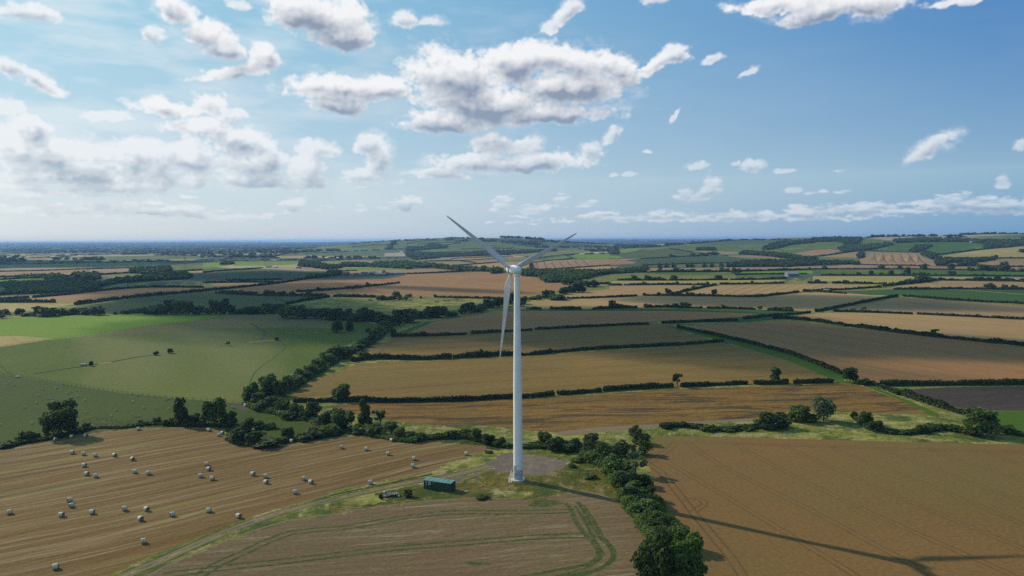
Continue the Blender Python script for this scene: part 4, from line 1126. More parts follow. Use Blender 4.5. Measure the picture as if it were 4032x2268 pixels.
# rows of trees one can tell apart: phrase | leaf letters | trees (view x,y,w,h)
ROWS = """
in the row below the bright green strips|dm|j 215,573,42,28 362,571,35,28 563,571,46,35 618,571,22,18 715,569,50,52 833,571,46,36 953,571,58,56 1090,573,45,38 1150,571,66,90 1250,589,72,48 1330,590,72,56 1410,573,42,36 1492,571,30,28 1690,571,82,62 1980,573,30,26 2080,578,36,30
along the hedge above the bright green strips|dm|j 145,496,54,46 832,496,74,52 1062,493,48,36 1347,502,76,66 1695,501,72,68 1930,516,84,42 2070,516,110,72 2150,517,80,50 2225,517,90,60 2330,521,110,82 2430,526,62,42 2548,526,72,46
along the hedge below the right-hand pale stubble|dm|j 1590,631,62,32 1700,632,50,24 1975,636,52,46 2060,637,84,42 2150,637,60,40 2245,637,84,60 2372,642,62,48 2550,648,60,44
in the tall thicket between the two pale stubble fields|d|j 960,690,60,40 1100,680,90,45 1200,665,150,48 1330,655,130,90 1450,637,110,48
on the dark hedge above the deep green field|dm|j 868,717,44,48 1250,742,32,36 2152,717,118,52 2342,722,62,38 2460,727,70,42
on the hedge under the left part of the pale stubble|d|j 55,667,64,44 400,664,74,36 530,668,50,24 1 ,670,50,20
in the broken row beside the pale olive field|dm|i 310,656,68,60 372,656,54,32 480,657,86,62 560,657,54,44 620,657,60,46 690,658,50,24 820,652,84,58 1380,647,84,52
on the hedge below the pale olive field|d|i 430,707,42,34 860,707,42,34 1240,709,44,38 1810,692,40,28
on the slanting hedge between the golden fields|dm|i 1065,767,74,38 1137,752,30,22 745,832,74,66 850,822,50,26
standing in the golden field's lower edge|dm|i 440,852,34,36 622,838,42,28 990,842,42,38 1050,843,52,36 1103,842,18,14 1150,843,32,26 1190,844,26,24 1326,843,62,74
along the hedge under the wide shaded wheat|d|i 40,1008,90,86 120,1005,80,50 170,1005,40,40 488,1002,90,50 834,1003,80,52 935,1002,80,66 1000,1002,76,66 1440,1012,60,44 1380,1012,50,28 1903,1032,48,54 2195,1042,110,42 2260,1043,90,48
in the dense row across the middle of the right half|dm|i 640,552,64,46 700,551,60,32 745,551,40,32 800,551,60,34 850,551,90,48 925,551,62,42 990,551,60,36 1060,551,84,38 1230,551,90,34 1290,551,60,30 1418,547,46,58 1480,549,82,40 1590,585,70,92 1640,560,60,52 1755,537,40,28 2220,527,60,30 2525,527,40,36
along the hedge in front of the tramlined slope|dm|j 10,400,90,66 1800,455,70,40 1690,505,10,10 2070,460,90,30 2330,462,90,54
on the valley floor right of the tower's wood|d|h 1780,885,124,92 1700,880,90,40 1860,890,110,60 1920,905,190,76 1830,860,110,70 1990,830,110,84 2100,810,120,90 2180,808,110,110 2240,806,80,64 2050,800,80,60 2280,742,90,84 2350,738,110,80 2400,735,80,60 2230,740,80,70 2040,708,150,66 1500,905,60,44 1560,900,70,30 1630,902,90,44 1690,900,60,40
in the long wooded belt behind the tower|d|h 1480,960,80,84 1450,985,90,60 1400,950,90,110 1350,950,110,130 1290,960,90,90 1220,985,110,110 1150,995,110,120 1090,1000,100,90 1030,1010,110,110 960,1040,100,90 890,1060,150,80 800,1060,120,110 740,1080,100,130 690,1085,80,70 600,1095,90,40
in the wooded belt left of the hanging blade|d|E 30,680,120,80 110,680,130,78 200,690,110,60 250,685,110,90 330,690,110,76 390,695,90,60 410,740,110,50 470,720,110,80 530,700,110,96 590,700,110,100 640,665,110,50 700,665,90,50 760,660,110,78 810,660,110,80 900,650,90,34
in the dark belt along the bright meadow's right half|d|D 2130,660,110,92 2200,668,130,96 2270,666,100,70 2340,668,110,72 2420,672,110,70 2500,676,110,72 1760,632,90,40 1830,632,110,46 1900,633,110,50 1970,633,90,48 2040,630,90,56 2090,625,80,56 2000,590,60,28
in the tall grove above the bright meadow|d|D 1085,635,56,50 1120,635,80,58 1190,638,110,72 1270,638,90,96 1330,638,90,96 1400,640,80,96 1455,636,40,30 1480,638,80,56 1540,638,60,50 1600,636,80,96 1660,636,80,104 1710,634,70,60
in the dark clumps at the meadow's far left|d|D 30,638,64,42 20,668,40,30 150,640,62,48 215,648,90,30 300,648,100,64 370,650,120,62 440,644,90,48 510,640,80,42 570,636,90,44 640,640,80,44 730,642,84,62 855,638,28,22 908,634,26,26 938,634,50,28 1005,625,80,32 1045,622,50,30
along the stream hedge climbing to the wooded belt|dm|D 2150,1195,110,90 2200,1160,100,70 2250,1120,110,80 2310,1085,100,70 2370,1050,110,80 2430,1010,110,86 2480,975,100,90 2530,940,90,70 E 60,930,100,58 110,960,90,70 150,925,100,50 200,905,90,50 250,880,90,60 300,850,90,62 340,820,90,64 370,790,90,66 410,760,90,70
on the hedge left of the cows|d|h 30,870,90,40 180,890,30,34 365,868,40,32 1000,525,90,36
beside the far green meadow|dm|g 2250,905,110,56 2330,905,90,50 2400,905,90,52 2440,888,110,86 2500,905,60,40 2115,912,44,16 2570,910,60,50
along the hedge between the brown fields|d|g 2090,735,46,50 1470,790,60,50 1560,785,50,30 1740,770,40,26 1830,765,50,36 1900,765,60,40 1970,755,80,44 1340,800,90,30 1700,860,90,34 1780,865,50,30 1860,868,60,40 1960,870,50,36 2060,872,60,44 2140,875,50,28
in the thick hedge above the dark meadow|d|g 230,820,90,36 330,822,60,40 450,830,110,44 550,838,90,40 640,842,90,46 820,845,110,60 880,850,60,60 1000,850,110,54 1120,852,80,50 1330,855,54,58 1500,858,40,40
"""
cnt = 0
for ln in ROWS.strip().split('\n'):
    phrase, lf, s = ln.split('|'); v = None; L = []
    toks = s.replace(' ,', ',').split()
    for w in toks:
        if w in VIEWS: v = w; continue
        q = [float(t) for t in w.split(',')]
        if len(q) < 4 or q[2] <= 12: continue
        pos = place(v, q[0], q[1]); L.append((q[0] * VIEWS[v][2] + VIEWS[v][0], pos, *px_size(v, pos, q[2], q[3]), q[3] / q[2]))
    L.sort(key=lambda e: e[0])
    for k, (_, pos, w, h, asp) in enumerate(L):
        rs = random.Random(cnt); cnt += 1
        kind = rs.choice(['round', 'oak', 'round'] if asp > .85 else ['round', 'bush', 'oak']) if asp > .6 else 'bush'
        add_tree('hedgerow_tree', kind, rs.choice(['dark', 'dark', 'mid', 'fresh'] if lf == 'd' else ['dark', 'mid', 'mid', 'fresh', 'willow']), pos, w * 1.22, h * 1.12,
                 f"{ORD[k]} tree from the left {phrase}", 'tree', f"trees {phrase}", seed=cnt)

# ---------------------------------------------------------------- hedges
hedge_core, t_, b_, _o = mat('hedge_twigs'); b_.inputs['Base Color'].default_value = (.018, .026, .011, 1); b_.inputs['Roughness'].default_value = .9
THICKETS = """
3.0,13,.5|undergrowth filling the wide hedge between the turbine and the ripe wheat|B 1900,560 2050,600 2150,690 2210,790 2290,900 2370,1010 2450,1120 2560,1260
1.8,7,.6|scrub along the bank from the tower to the wide hedge|B 1480,490 1600,490 1750,512 1880,520 1960,545
1.5,5,.6|low scrub along the bank left of the tower|B 620,440 800,425 900,420 1000,418 1100,440 1200,465 1340,495
2.4,9,.5|undergrowth beneath the stream trees|A 1850,170 1960,215 2080,240 2200,275 2330,290 2450,350 2540,370
2.0,8,.5|scrub edging the bale field under the bright-green trees|B 180,350 260,380 350,405 440,420 540,440 660,445
1.6,5,.6|low scrub between the bale field and the paddock|A 1700,430 1780,465 1900,480 2000,485 2120,450 2250,435 2400,405 2520,400
1.0,4,.7|rough growth along the bale field's upper edge|A 60,495 200,455 320,440 520,400 700,350 900,350 1100,325 1260,325 1400,335 1600,335 1720,345
1.2,5,.7|low thicket winding across the grass band on the right|C 1390,265 1440,305 1530,360 1620,372 1750,372 1850,365 1960,345 2080,350 2180,375
1.0,4,.7|low growth along the stream bed above the ripe wheat|C 0,330 180,322 330,350 480,345 620,340 700,325
3.0,8,.5|undergrowth along the stream hedge beside the meadow|D 1850,1290 1960,1235 2080,1220 2200,1160 2300,1090 2400,1040 2500,970 E 80,930 200,900 300,850 400,770 440,740
"""
def hedge_mesh(L2, h, w, rough, leaf, seed, step=None):
    rg = np.random.default_rng(seed)
    L2 = np.asarray(L2); seg = np.hypot(*(L2[1:] - L2[:-1]).T); S = np.concatenate([[0], np.cumsum(seg)]); tot = S[-1]
    slant = np.hypot(L2[:, 0], L2[:, 1]).mean(); qs = min(max(slant * .0023, .42), 2.4)
    area = tot * (2 * h + w); n = int(min(area / (qs * qs) * 2.3, 16000))
    s = rg.uniform(0, tot, n)
    px_ = np.interp(s, S, L2[:, 0]); py_ = np.interp(s, S, L2[:, 1])
    ds = 1.0; tx = np.interp(s + ds, S, L2[:, 0]) - np.interp(s - ds, S, L2[:, 0]); ty = np.interp(s + ds, S, L2[:, 1]) - np.interp(s - ds, S, L2[:, 1])
    tl = np.hypot(tx, ty) + 1e-6; nx_, ny_ = -ty / tl, tx / tl
    ph = rg.uniform(0, 6.28, 6); h = h * .73 - qs * .12; rough = rough + .10; w = w * .72 - qs * .2; h = max(h, .9); w = max(w, .9)
    prof = 1 + rough * (.45 * np.sin(s / 7.3 + ph[0]) + .35 * np.sin(s / 3.1 + ph[1]) + .4 * np.sin(s / 17.0 + ph[2]) + .25 * np.sin(s / 1.7 + ph[3]))
    prof = np.clip(prof, .25, 2.4)
    a = rg.uniform(0, math.pi, n)
    rad = rg.uniform(.82, 1.08, n)
    cx = np.sign(np.cos(a)) * np.abs(np.cos(a)) ** .5 * w / 2 * (0.7 + .3 * prof) * rad
    cz = np.sin(a) ** .5 * h * prof * rad
    X = px_ + nx_ * cx; Y = py_ + ny_ * cx
    Z = height(X, Y) + np.maximum(cz, .1)
    nr = unit(np.stack([nx_ * np.cos(a), ny_ * np.cos(a), np.sin(a) + .3], 1))
    V, Fq = leaf_clumps(np.stack([X, Y, Z], 1), nr, qs, rg)
    # solid heart of the hedge
    m = max(2, int(tot / max(3, slant * .012))); sv = np.linspace(0, tot, m)
    cxv = np.interp(sv, S, L2[:, 0]); cyv = np.interp(sv, S, L2[:, 1])
    tx = np.gradient(cxv); ty = np.gradient(cyv); tl = np.hypot(tx, ty) + 1e-6; nx_, ny_ = -ty / tl, tx / tl
    pr = np.clip(1 + rough * (.45 * np.sin(sv / 7.3 + ph[0]) + .35 * np.sin(sv / 3.1 + ph[1]) + .4 * np.sin(sv / 17.0 + ph[2])), .2, 2)
    base = len(V); CV = []
    zz = height(cxv, cyv)
    for (o_, z_) in ((-.40, 0), (-.34, .70), (0, .84), (.34, .70), (.40, 0)):
        CV.append(np.stack([cxv + nx_ * w * o_, cyv + ny_ * w * o_, zz + z_ * h * pr - (0.05 if z_ == 0 else 0)], 1))
    CV = np.stack(CV, 1).reshape(-1, 3); Fc_ = []
    for i in range(m - 1):
        for k in range(4):
            j = base + i * 5 + k; Fc_.append((j, j + 1, j + 6, j + 5))
    Fall = np.concatenate([Fq, np.array(Fc_)])
    mi = np.concatenate([np.zeros(len(Fq), int), np.ones(len(Fc_), int)])
    return new_mesh('hedge', np.concatenate([V, CV]), Fall, [LEAF[leaf], hedge_core], mi=mi)
# height, width, raggedness | label | line
HEDGES = """
2.6,2.4,.12|trimmed hedge left of the round dark tree, above the stream scrub|A 2178,158 2330,158 2490,155
2.8,2.6,.14|long trimmed hedge running from the round dark tree past the tower|B 30,160 200,156 480,158 800,152 1000,148 1200,135 1400,128 1480,124
2.8,2.8,.22|clipped hedge piece just right of the tower above the lodged wheat|B 1490,122 1560,118 1660,106
2.8,2.8,.22|second clipped hedge piece right of the tower above the lodged wheat|B 1690,104 1850,92 2010,80
2.8,2.8,.22|third clipped hedge piece, up to the two-stemmed tree|B 2030,78 2200,64 2400,52 2547,46
2.6,2.8,.12|clipped hedge block right of the two-stemmed tree|C 145,44 240,40 345,34
2.2,2.6,.20|clipped hedge with a stepped top, left of the spreading tree|C 350,32 450,30 540,24 615,22
2.8,2.8,.12|short clipped hedge under the spreading tree|C 665,24 800,24 905,18
2.8,2.8,.12|last clipped block of the long hedge, by the green track|C 945,18 1080,16 1222,10
4.0,3.2,.22|dark hedge along the foot of the olive field, left part|E 160,990 320,970 500,972 680,976
3.4,3.0,.25|dark hedge piece left of the twiggy trees under the olive field|E 690,976 800,970 905,966
3.6,3.0,.35|overgrown hedge behind the hanging blade tip|E 915,966 1100,955 1300,944 1480,940 1645,926
2.6,2.8,.08|neat hedge along the foot of the olive field, right part|E 1650,924 2000,896 2300,882 2547,870 G 200,822 445,802
2.8,2.8,.2|hedge along the head of the olive field, left part|E 455,802 700,800 1010,788
2.4,2.6,.2|hedge along the head of the olive field, behind the tower|E 1045,782 1300,768 1500,758
2.4,2.6,.12|hedge along the head of the olive field, right of the tower|E 1525,752 1800,738 2100,722 2370,712
2.6,2.8,.12|hedge on the green headland, right of the olive field's corner|G 10,672 250,664 550,652
2.4,2.6,.12|short hedge beside the rubble heap on the green headland|G 590,642 800,618 1060,598
2.8,3.0,.1|straight hedge beside the green track down to the dark tree|G 122,702 430,768 860,872 1100,960 1285,1032
2.4,2.4,.25|hedge right of the dark tree where the tracks meet|C 1490,22 1560,48 1690,100
3.0,3.0,.35|bushy hedge between the green track and the ploughed field|C 1702,98 1900,165 2000,195 2150,240
3.2,4.0,.08|thick level hedge above the ploughed field|G 1560,1112 2000,1110 2576,1104 3100,1100
3.4,3.0,.3|long ragged hedge slanting under the pale wheat on the right|G 800,632 1060,655 1500,714 1900,764 2300,804 2576,832 3100,890
2.4,2.6,.06|neat level hedge right of the diagonal track, left piece|G 1225,588 1500,596 1790,608
2.4,2.6,.06|neat level hedge right of the diagonal track, right piece|G 1822,608 2200,626 2576,644 3100,670
3.0,3.2,.1|hedge rising beside the diagonal grass track|G 1110,590 1370,538 1540,505 1680,480
3.0,3.0,.08|neat hedge along the foot of the deep green field|G 1720,480 2000,502 2300,522 2576,534 3100,572
3.0,3.4,.35|hedge under the wide shaded wheat, left of the small tree|i 0,1012 100,1010 280,1006
3.0,3.4,.3|hedge under the wide shaded wheat, between the small dark trees|i 450,1003 700,1002 1170,1012
2.8,3.4,.3|hedge piece under the wide shaded wheat, right|i 1230,1014 1500,1016 1850,1028
3.0,5.0,.3|low thicket at the right end of the shaded wheat's hedge|i 2010,1036 2180,1044 2325,1048
3.0,3.4,.4|ragged hedge right of the tower, beside the wooded belt|E 1462,597 1570,600
3.2,3.4,.35|ragged hedge second right of the tower, beside the wooded belt|E 1632,598 1760,600 1865,600
3.0,3.4,.35|hedge with small trees behind it, third right of the tower|E 1950,600 2100,594 2280,592
2.8,3.2,.15|thin dark hedge above the shaded wheat, left end|h 2040,890 2300,884 2576,872 i 0,874 345,858
2.8,3.2,.2|thin dark hedge above the shaded wheat, long right part|i 440,852 800,852 1300,858 1750,868 2050,848 2400,808
3.0,3.2,.35|hedge slanting between the two golden fields|i 800,834 1060,772 1352,715
3.2,4.0,.3|dark hedge left of the deep green field|i 2462,802 2576,798 j 200,782 400,795
3.0,3.6,.2|low hedge under the tramlined golden field, left|j 0,764 200,752 380,748
3.0,3.6,.15|low hedge under the tramlined golden field, right|j 392,746 600,732 832,716
3.2,4.0,.25|dark hedge above the deep green field, left|j 990,742 1300,742 1700,740 2220,740
3.2,4.0,.2|dark hedge above the deep green field, right|j 2230,742 2576,744 3200,750
4.2,4.5,.35|tall hedge slanting between stubble and golden field|j 892,706 1100,680 1300,660 1500,636
3.8,4.0,.35|bushy hedge under the right stubble's left half|j 240,668 560,672 900,676
3.4,3.6,.2|short hedge at the stubble's left corner|j -60,668 180,668
3.2,3.4,.3|hedge below the pale strip, right of the gap|i 1402,710 1800,704 2210,696
3.2,3.4,.35|hedge below the pale strip, left of the slanting hedge|i 190,718 700,714 1232,716
3.0,3.2,.15|hedge stub below the pale strip at its left end|h 2436,706 2576,704 i 0,722 160,720
3.6,4.0,.4|broken hedge with trees beside the pale olive field|i 100,655 400,657 720,660
3.4,3.8,.25|hedge below the pale olive field, middle|i 752,660 1100,658 1500,652
3.4,3.8,.3|hedge below the pale olive field, right|i 1540,654 1900,646 2240,632
3.8,4.2,.35|bushy hedge across the middle of the right half|i 380,556 900,552 1560,548
3.0,3.4,.15|hedge between the two green strips|i 1590,588 2000,580 2500,578
4.6,4.6,.35|bushy hedge above the first green strip|i 1600,545 1900,538 2300,530 2576,522
2.8,3.2,.08|thin hedge above the bright green strips|j 0,497 700,494 1060,494 1700,504 2200,512 2576,526 3100,545
2.8,3.2,.08|thin hedge below the bright green strips|j 100,572 800,573 1400,575 2000,578 2576,584 3100,600
4.2,4.2,.35|bushy hedge below the right-hand pale stubble|j 1530,632 1900,636 2250,640 2576,650 3100,672
2.6,3.0,.1|thin hedge at the foot of the tramlined slope|j 500,444 800,446 1100,450 1425,454
3.4,4.0,.3|hedge in front of the small right-hand wheat field|j 1650,458 2000,458 2300,462 2576,464
2.8,3.2,.15|hedge along the top of the tramlined slope|j 600,262 800,276 1000,284 1290,296
4.4,4.4,.35|hedge climbing right over the pale down field|j 1450,328 1700,300 1900,274 2350,230
3.8,4.0,.35|hedge across the pale down field's foot|j 1600,358 1900,360 2300,362 2576,362
3.8,4.0,.35|hedge climbing left of the tramlined slope|j 0,345 200,322 340,302 570,274
3.2,3.6,.1|straight hedge from the large wheat field's upper left|h 0,577 300,566 735,543
2.8,3.4,.12|straight hedge under the large wheat field, left of the blade|h 365,872 600,880 1000,888 1250,898
2.8,3.2,.08|far hedge meeting the left blade from the left|h 590,470 900,450 1170,430
2.8,3.2,.08|short far hedge slanting left of the blades|h 690,414 780,424 880,436
2.8,3.2,.08|upper far hedge left of the blades|h 560,383 900,368 1350,352
2.8,3.2,.12|middle far hedge left of the blades|h 200,418 580,408 900,396 1150,381
2.8,3.2,.08|far hedge under the tramlined field beside the nacelle|h 1690,521 1900,512 2200,494 2576,468
3.0,3.4,.15|far hedge along the top of the tramlined field|h 1620,432 1800,408 2000,396 2100,382
2.8,3.2,.12|far hedge above the two bright meadows|h 1640,375 1900,345 2190,320
7.0,8.0,.1|dark tree belt standing upright left of the tramlined field|h 1572,432 1578,480 1580,516
3.4,3.6,.25|hedge on the dark slope right of the plantation|h 2430,705 2576,706
3.0,3.4,.08|long hedge under the rounded hill field|i 400,383 800,364 1250,344
3.0,3.4,.08|hedge above the grass strip with crossing shelter belts|i 430,466 900,452 1530,438
3.4,3.8,.25|hedge sloping down the rounded hill field's right side|i 760,258 950,284 1100,308 1280,332 1500,346
3.0,3.6,.08|far left hedge between two wheat fields|f 0,548 500,536 1160,514 1700,500
3.6,4.0,.2|far left hedge below the lower wheat field|f 0,618 400,610 800,606 1300,585 1640,562
3.4,4.0,.15|hedge above the far left green strip|f 0,652 350,632 620,626
3.6,4.2,.15|hedge over the shaded wheat on the left|f 420,878 900,835 1300,788 1870,747 2576,750
3.6,4.2,.1|short hedge at the shaded wheat's left corner|f 0,905 200,892 370,878
4.4,4.6,.3|hedge along the foot of the shaded wheat, left|f 0,938 300,936 700,938
4.4,4.6,.25|long hedge rising from left to right under the shaded wheat|f 950,970 1200,935 1900,855 2576,795
4.0,4.4,.35|hedge at the far left edge above the pale wheat|f 0,850 150,830
3.4,3.8,.15|hedge along the blue-green field's top edge|g 0,560 300,532 560,518 750,502
3.2,3.6,.12|hedge strip under the blue-green field|g 300,662 600,658 1000,648
3.4,3.8,.12|hedge under the strip below the blue-green field|g 0,690 500,684 900,682
3.8,4.2,.15|long hedge sweeping right along the big wheat field's top|g 0,795 400,755 900,702 1300,642 1500,605 1700,575
4.4,4.6,.4|thick hedge above the dark meadow|g 150,820 500,840 800,852 1200,858 1560,862
3.2,3.6,.3|hedge between the two brown fields|g 1180,805 1500,788 1800,762 2200,725 2490,692
3.6,4.0,.2|hedge slanting down to the wooded belt|g 1050,965 1300,915 1590,868
3.6,4.2,.3|short hedge above the grove's right end|g 750,990 880,990 1000,978
4.2,4.2,.4|ragged tree hedge above the far green meadow|g 1650,865 1900,870 2190,875
3.6,4.0,.2|wood-edge hedge above the second green strip, far left|f 1640,568 2576,530
2.6,3.0,.15|far hedge left of the farm buildings|g 1700,545 1860,535 1950,535
3.0,3.4,.1|hedge along the central hill's skyline, left|h 0,192 140,170 265,158 400,150
3.0,3.4,.1|upper hedge curving over the central hill's left shoulder|h 140,200 300,184 560,176 680,182
3.0,3.4,.1|hedge across the central hill under its main pasture|h 690,264 1000,258 1300,250 1360,240
3.0,3.4,.1|hedge falling down the central hill's right side|h 1200,180 1400,210 1640,238
3.0,3.4,.15|hedge curving up the central hill's left side|h 380,262 500,212 600,196 700,187
3.2,3.6,.15|lower hedge across the central hill's left foot|h 400,300 600,298 800,290
3.2,3.6,.2|lower hedge across the central hill's right foot|h 1100,245 1400,262 1700,275
3.6,4.0,.3|hedge between the hill fields left of the central hill|g 1880,232 2150,210 2480,203
"""
for hn, ln in enumerate(HEDGES.strip().split('\n')):
    a, label, s = ln.split('|'); h, w, rgh = map(float, a.split(','))
    L = smooth_line(s, 10)
    me = hedge_mesh(L, h, w, rgh, 'hedge', 100 + hn)
    tag(link('hedge', me), label, 'hedge', 'hedges between the fields')
for hn, ln in enumerate(THICKETS.strip().split('\n')):
    a, label, s = ln.split('|'); h, w, rgh = map(float, a.split(','))
    tag(link('thicket', hedge_mesh(smooth_line(s, 8), h, w, rgh, 'mid' if hn in (0, 3, 4, 9) else 'dark', 400 + hn)), label, 'thicket')
for k, x in enumerate((628, 715, 805, 983, 1040, 1195, 1290, 1410, 1500)):
    L = smooth_line(f"i {x},{463 - (x-628)*.022:.0f} {x-4},{497 - (x-628)*.008:.0f}", 10)
    tag(link('shelter_belt', hedge_mesh(L, 6.5, 5, .1, 'hedge', 300 + k)), f"{ORD[k]} narrow shelter belt from the left crossing the far grass strip", 'tree belt', 'shelter belts across the grass strip')

# ---------------------------------------------------------------- woods that read as one mass
def scatter_mesh(items, leaf_mats, n_leaf, size, seed, name):
    """items: (x, y, z, w, h) -> one mesh of small crowns"""
    rg = np.random.default_rng(seed)
    it = np.array(items); m = len(it)
    base = []
    for v in range(5):
        (V, Fq), _ = crown(['round', 'oak', 'bush', 'round', 'oak'][v], n_leaf, size, 900 + v, .8)
        base.append(V)
    VV = []; mi = []
    for v in range(5):
        sel = it[np.arange(m) % 5 == v]
        if len(sel) == 0: continue
        a = rg.uniform(0, 6.28, len(sel)); c, s = np.cos(a), np.sin(a)
        B = base[v]
        X = (B[None, :, 0] * c[:, None] - B[None, :, 1] * s[:, None]) * sel[:, 3:4] + sel[:, 0:1]
        Y = (B[None, :, 0] * s[:, None] + B[None, :, 1] * c[:, None]) * sel[:, 3:4] + sel[:, 1:2]
        Z = B[None, :, 2] * sel[:, 4:5] + sel[:, 2:3]
        VV.append(np.stack([X, Y, Z], 2).reshape(-1, 3))
        mi.append(np.repeat(rg.integers(0, len(leaf_mats), len(sel)), len(B) // 4))
    V = np.concatenate(VV); Fq = np.arange(len(V)).reshape(-1, 4)
    return new_mesh(name, V, Fq, [LEAF[k] for k in leaf_mats], mi=np.concatenate(mi))
WOODS = """
copse of scrub and trees at the far left middle distance|6,7|f 0,700 600,690 900,705 1260,700 1270,765 1000,800 700,820 400,828 150,835
dark wood between the far left wheat fields and the green strip|9,10|f 930,600 1000,590 1240,590 1250,650 950,640
wood right of the far left wheat field|9,10|f 1650,565 1700,520 1850,510 2150,500 2160,560 1900,580
belt of trees left of the blue-green field|8,9|f 2000,610 2300,560 2420,600 2400,640 2050,660 1500,690 1250,760 1230,740 1500,660
trees along the hedge below the far left wheat|7,8|f 160,630 350,608 650,600 800,608 850,628 700,632 350,632
dark wood between the far left hedges|9,10|f 590,720 600,660 860,640 860,720
dark clump right of the far left green strip|9,10|f 960,720 980,650 1200,660 1200,712
plantation with straight edges right of the nacelle|8,9|h 1460,545 1700,545 1800,552 2100,545 2400,545 2400,600 2280,640 2110,668 1780,690 1700,630 1700,605 1460,606
trees along the hedge right of the plantation|8,9|h 2400,560 2576,545 i 380,520 460,480 480,540 380,556 0,578 h 2400,595
wood below the grass strip with shelter belts|8,9|i 1510,490 1520,455 1700,430 2000,410 2300,415 2576,420 j 560,420 560,440 0,448 i 2250,488 1900,485
wood between the hill fields left of the tramlined slope|9,10|i 2100,355 2300,345 2576,380 2576,400 2350,380
round grove on the tramlined slope's left edge|9,10|j 545,360 550,310 620,300 630,350 580,370
wooded crest on the right-hand skyline|11,12|j 0,165 0,130 300,120 600,125 560,190 380,190 320,160
dense wood across the right-hand skyline|11,12|j 980,180 1000,140 1500,130 2000,150 2400,150 2576,160 2576,205 2400,230 2100,245 2100,190 1870,165 1500,165 1200,170
wood climbing the hill left of the pasture|9,10|j 320,245 400,215 700,205 950,180 980,200 700,265 370,290
narrow wood right of the small down pasture|9,10|j 1190,280 1250,225 1440,200 1440,225 1300,290
wood curving down beside the tramlined slope|9,10|j 1320,320 1400,290 1500,330 1560,370 1640,420 1640,455 1510,450 1500,390
trees beyond the small right-hand wheat field|9,10|j 1640,420 1640,390 2100,385 2250,355 2200,390 1980,415 1980,455 1850,455 1840,410
wooded knoll left of the rounded hill field|10,11|i 60,245 100,205 300,195 560,205 560,235 250,245
wood at the rounded hill field's left foot|9,9|i 20,325 30,290 110,290 110,325
wooded skyline right of the rounded hill field|10,11|i 1930,270 2000,225 2150,180 2576,150 2576,185 2300,205 2200,235 2000,275
trees along the valley behind the rounded hill|9,10|i 1650,330 1680,300 2000,310 2200,330 2576,385 2576,400 2300,385 1900,345
small grove on the far green slope|9,10|i 1100,275 1120,255 1340,258 1340,278
round clump in the green field far left|9,8|g 220,462 260,435 380,435 385,455
wood left of the far farm road|8,9|g 1210,480 1230,430 1500,440 1560,480 1750,480 1740,505 1560,520 1200,480
dark wood above the bright far meadow|9,10|g 1750,488 1760,450 2090,460 2100,488
trees left of the farm buildings|8,8|g 1560,580 1620,545 1740,560 1740,595 1640,600
tree belt along the blue-green field's right edge|8,9|g 1300,640 1500,600 1700,578 1720,595 1500,620 1200,652
wooded band across the valley before the hill|10,11|g 2100,490 2150,455 2576,430 h 80,450 400,480 700,515 1050,530 1050,550 620,530 300,500 100,500 0,520 g 2576,510
grove beside the big wheat field's top right|10,11|h 1085,570 1090,530 1200,530 1205,570
long wooded band before the central hill|10,12|h 0,350 0,300 300,320 700,325 1050,285 1500,290 1900,270 1900,290 1500,315 1250,335 900,350 500,365 120,400
trees on the central hill's left shoulder|9,10|h 0,290 0,240 200,235 300,215 420,205 530,230 500,250 300,265
wood on the central hill's upper left slope|9,10|h 270,225 280,195 380,195 370,225
dark clump with straight sides on the central hilltop|11,9|h 490,150 490,142 590,142 590,150
dark clump on the central hilltop's right|11,9|h 1080,165 1080,158 1140,158 1140,166
trees along the central hilltop|9,9|h 620,162 730,150 780,150 780,156 640,165
trees at the central hilltop's right of centre|9,9|h 910,160 920,152 1080,160 1060,166
"""
from mathutils import Vector as _V
for wn, ln in enumerate(WOODS.strip().split('\n')):
    label, sz, s = ln.split('|'); w0, h0 = map(float, sz.split(','))
    P = ground(densify(pts(s), 60)); uv = to_uv(P)
    x0, y0, x1, y1 = P[:, 0].min(), P[:, 1].min(), P[:, 0].max(), P[:, 1].max()
    sp = w0 * 1.05
    if (x1 - x0) * (y1 - y0) / sp ** 2 > 12000: sp = math.sqrt((x1 - x0) * (y1 - y0) / 12000)
    gx, gy = np.meshgrid(np.arange(x0, x1 + sp, sp), np.arange(y0, y1 + sp, sp))
    rg = np.random.default_rng(600 + wn)
    gx = gx.ravel() + rg.uniform(-.4, .4, gx.size) * sp; gy = gy.ravel() + rg.uniform(-.4, .4, gy.size) * sp
    c = to_uv(np.stack([gx, gy, gx * 0], 1)); k = inside(uv, c)
    gx, gy = gx[k], gy[k]
    if len(gx) > 1100: sel = rg.permutation(len(gx))[:1100]; gx, gy = gx[sel], gy[sel]; w0 *= 1.25
    if len(gx) < 3:
        gx = np.linspace(x0, x1, 4); gy = np.full(4, P[:, 1].mean())
    items = [(x, y, float(height(x, y)) - .3, w0 * rg.uniform(.8, 1.5), h0 * .85 * rg.uniform(.6, 1.2)) for x, y in zip(gx, gy)]
    me = scatter_mesh(items, ['dark', 'mid', 'dark', 'fresh'], 70 if len(items) < 500 else 44, .34, 700 + wn, 'woodland')
    tag(link('woodland', me), label, 'wood', kind='stuff')
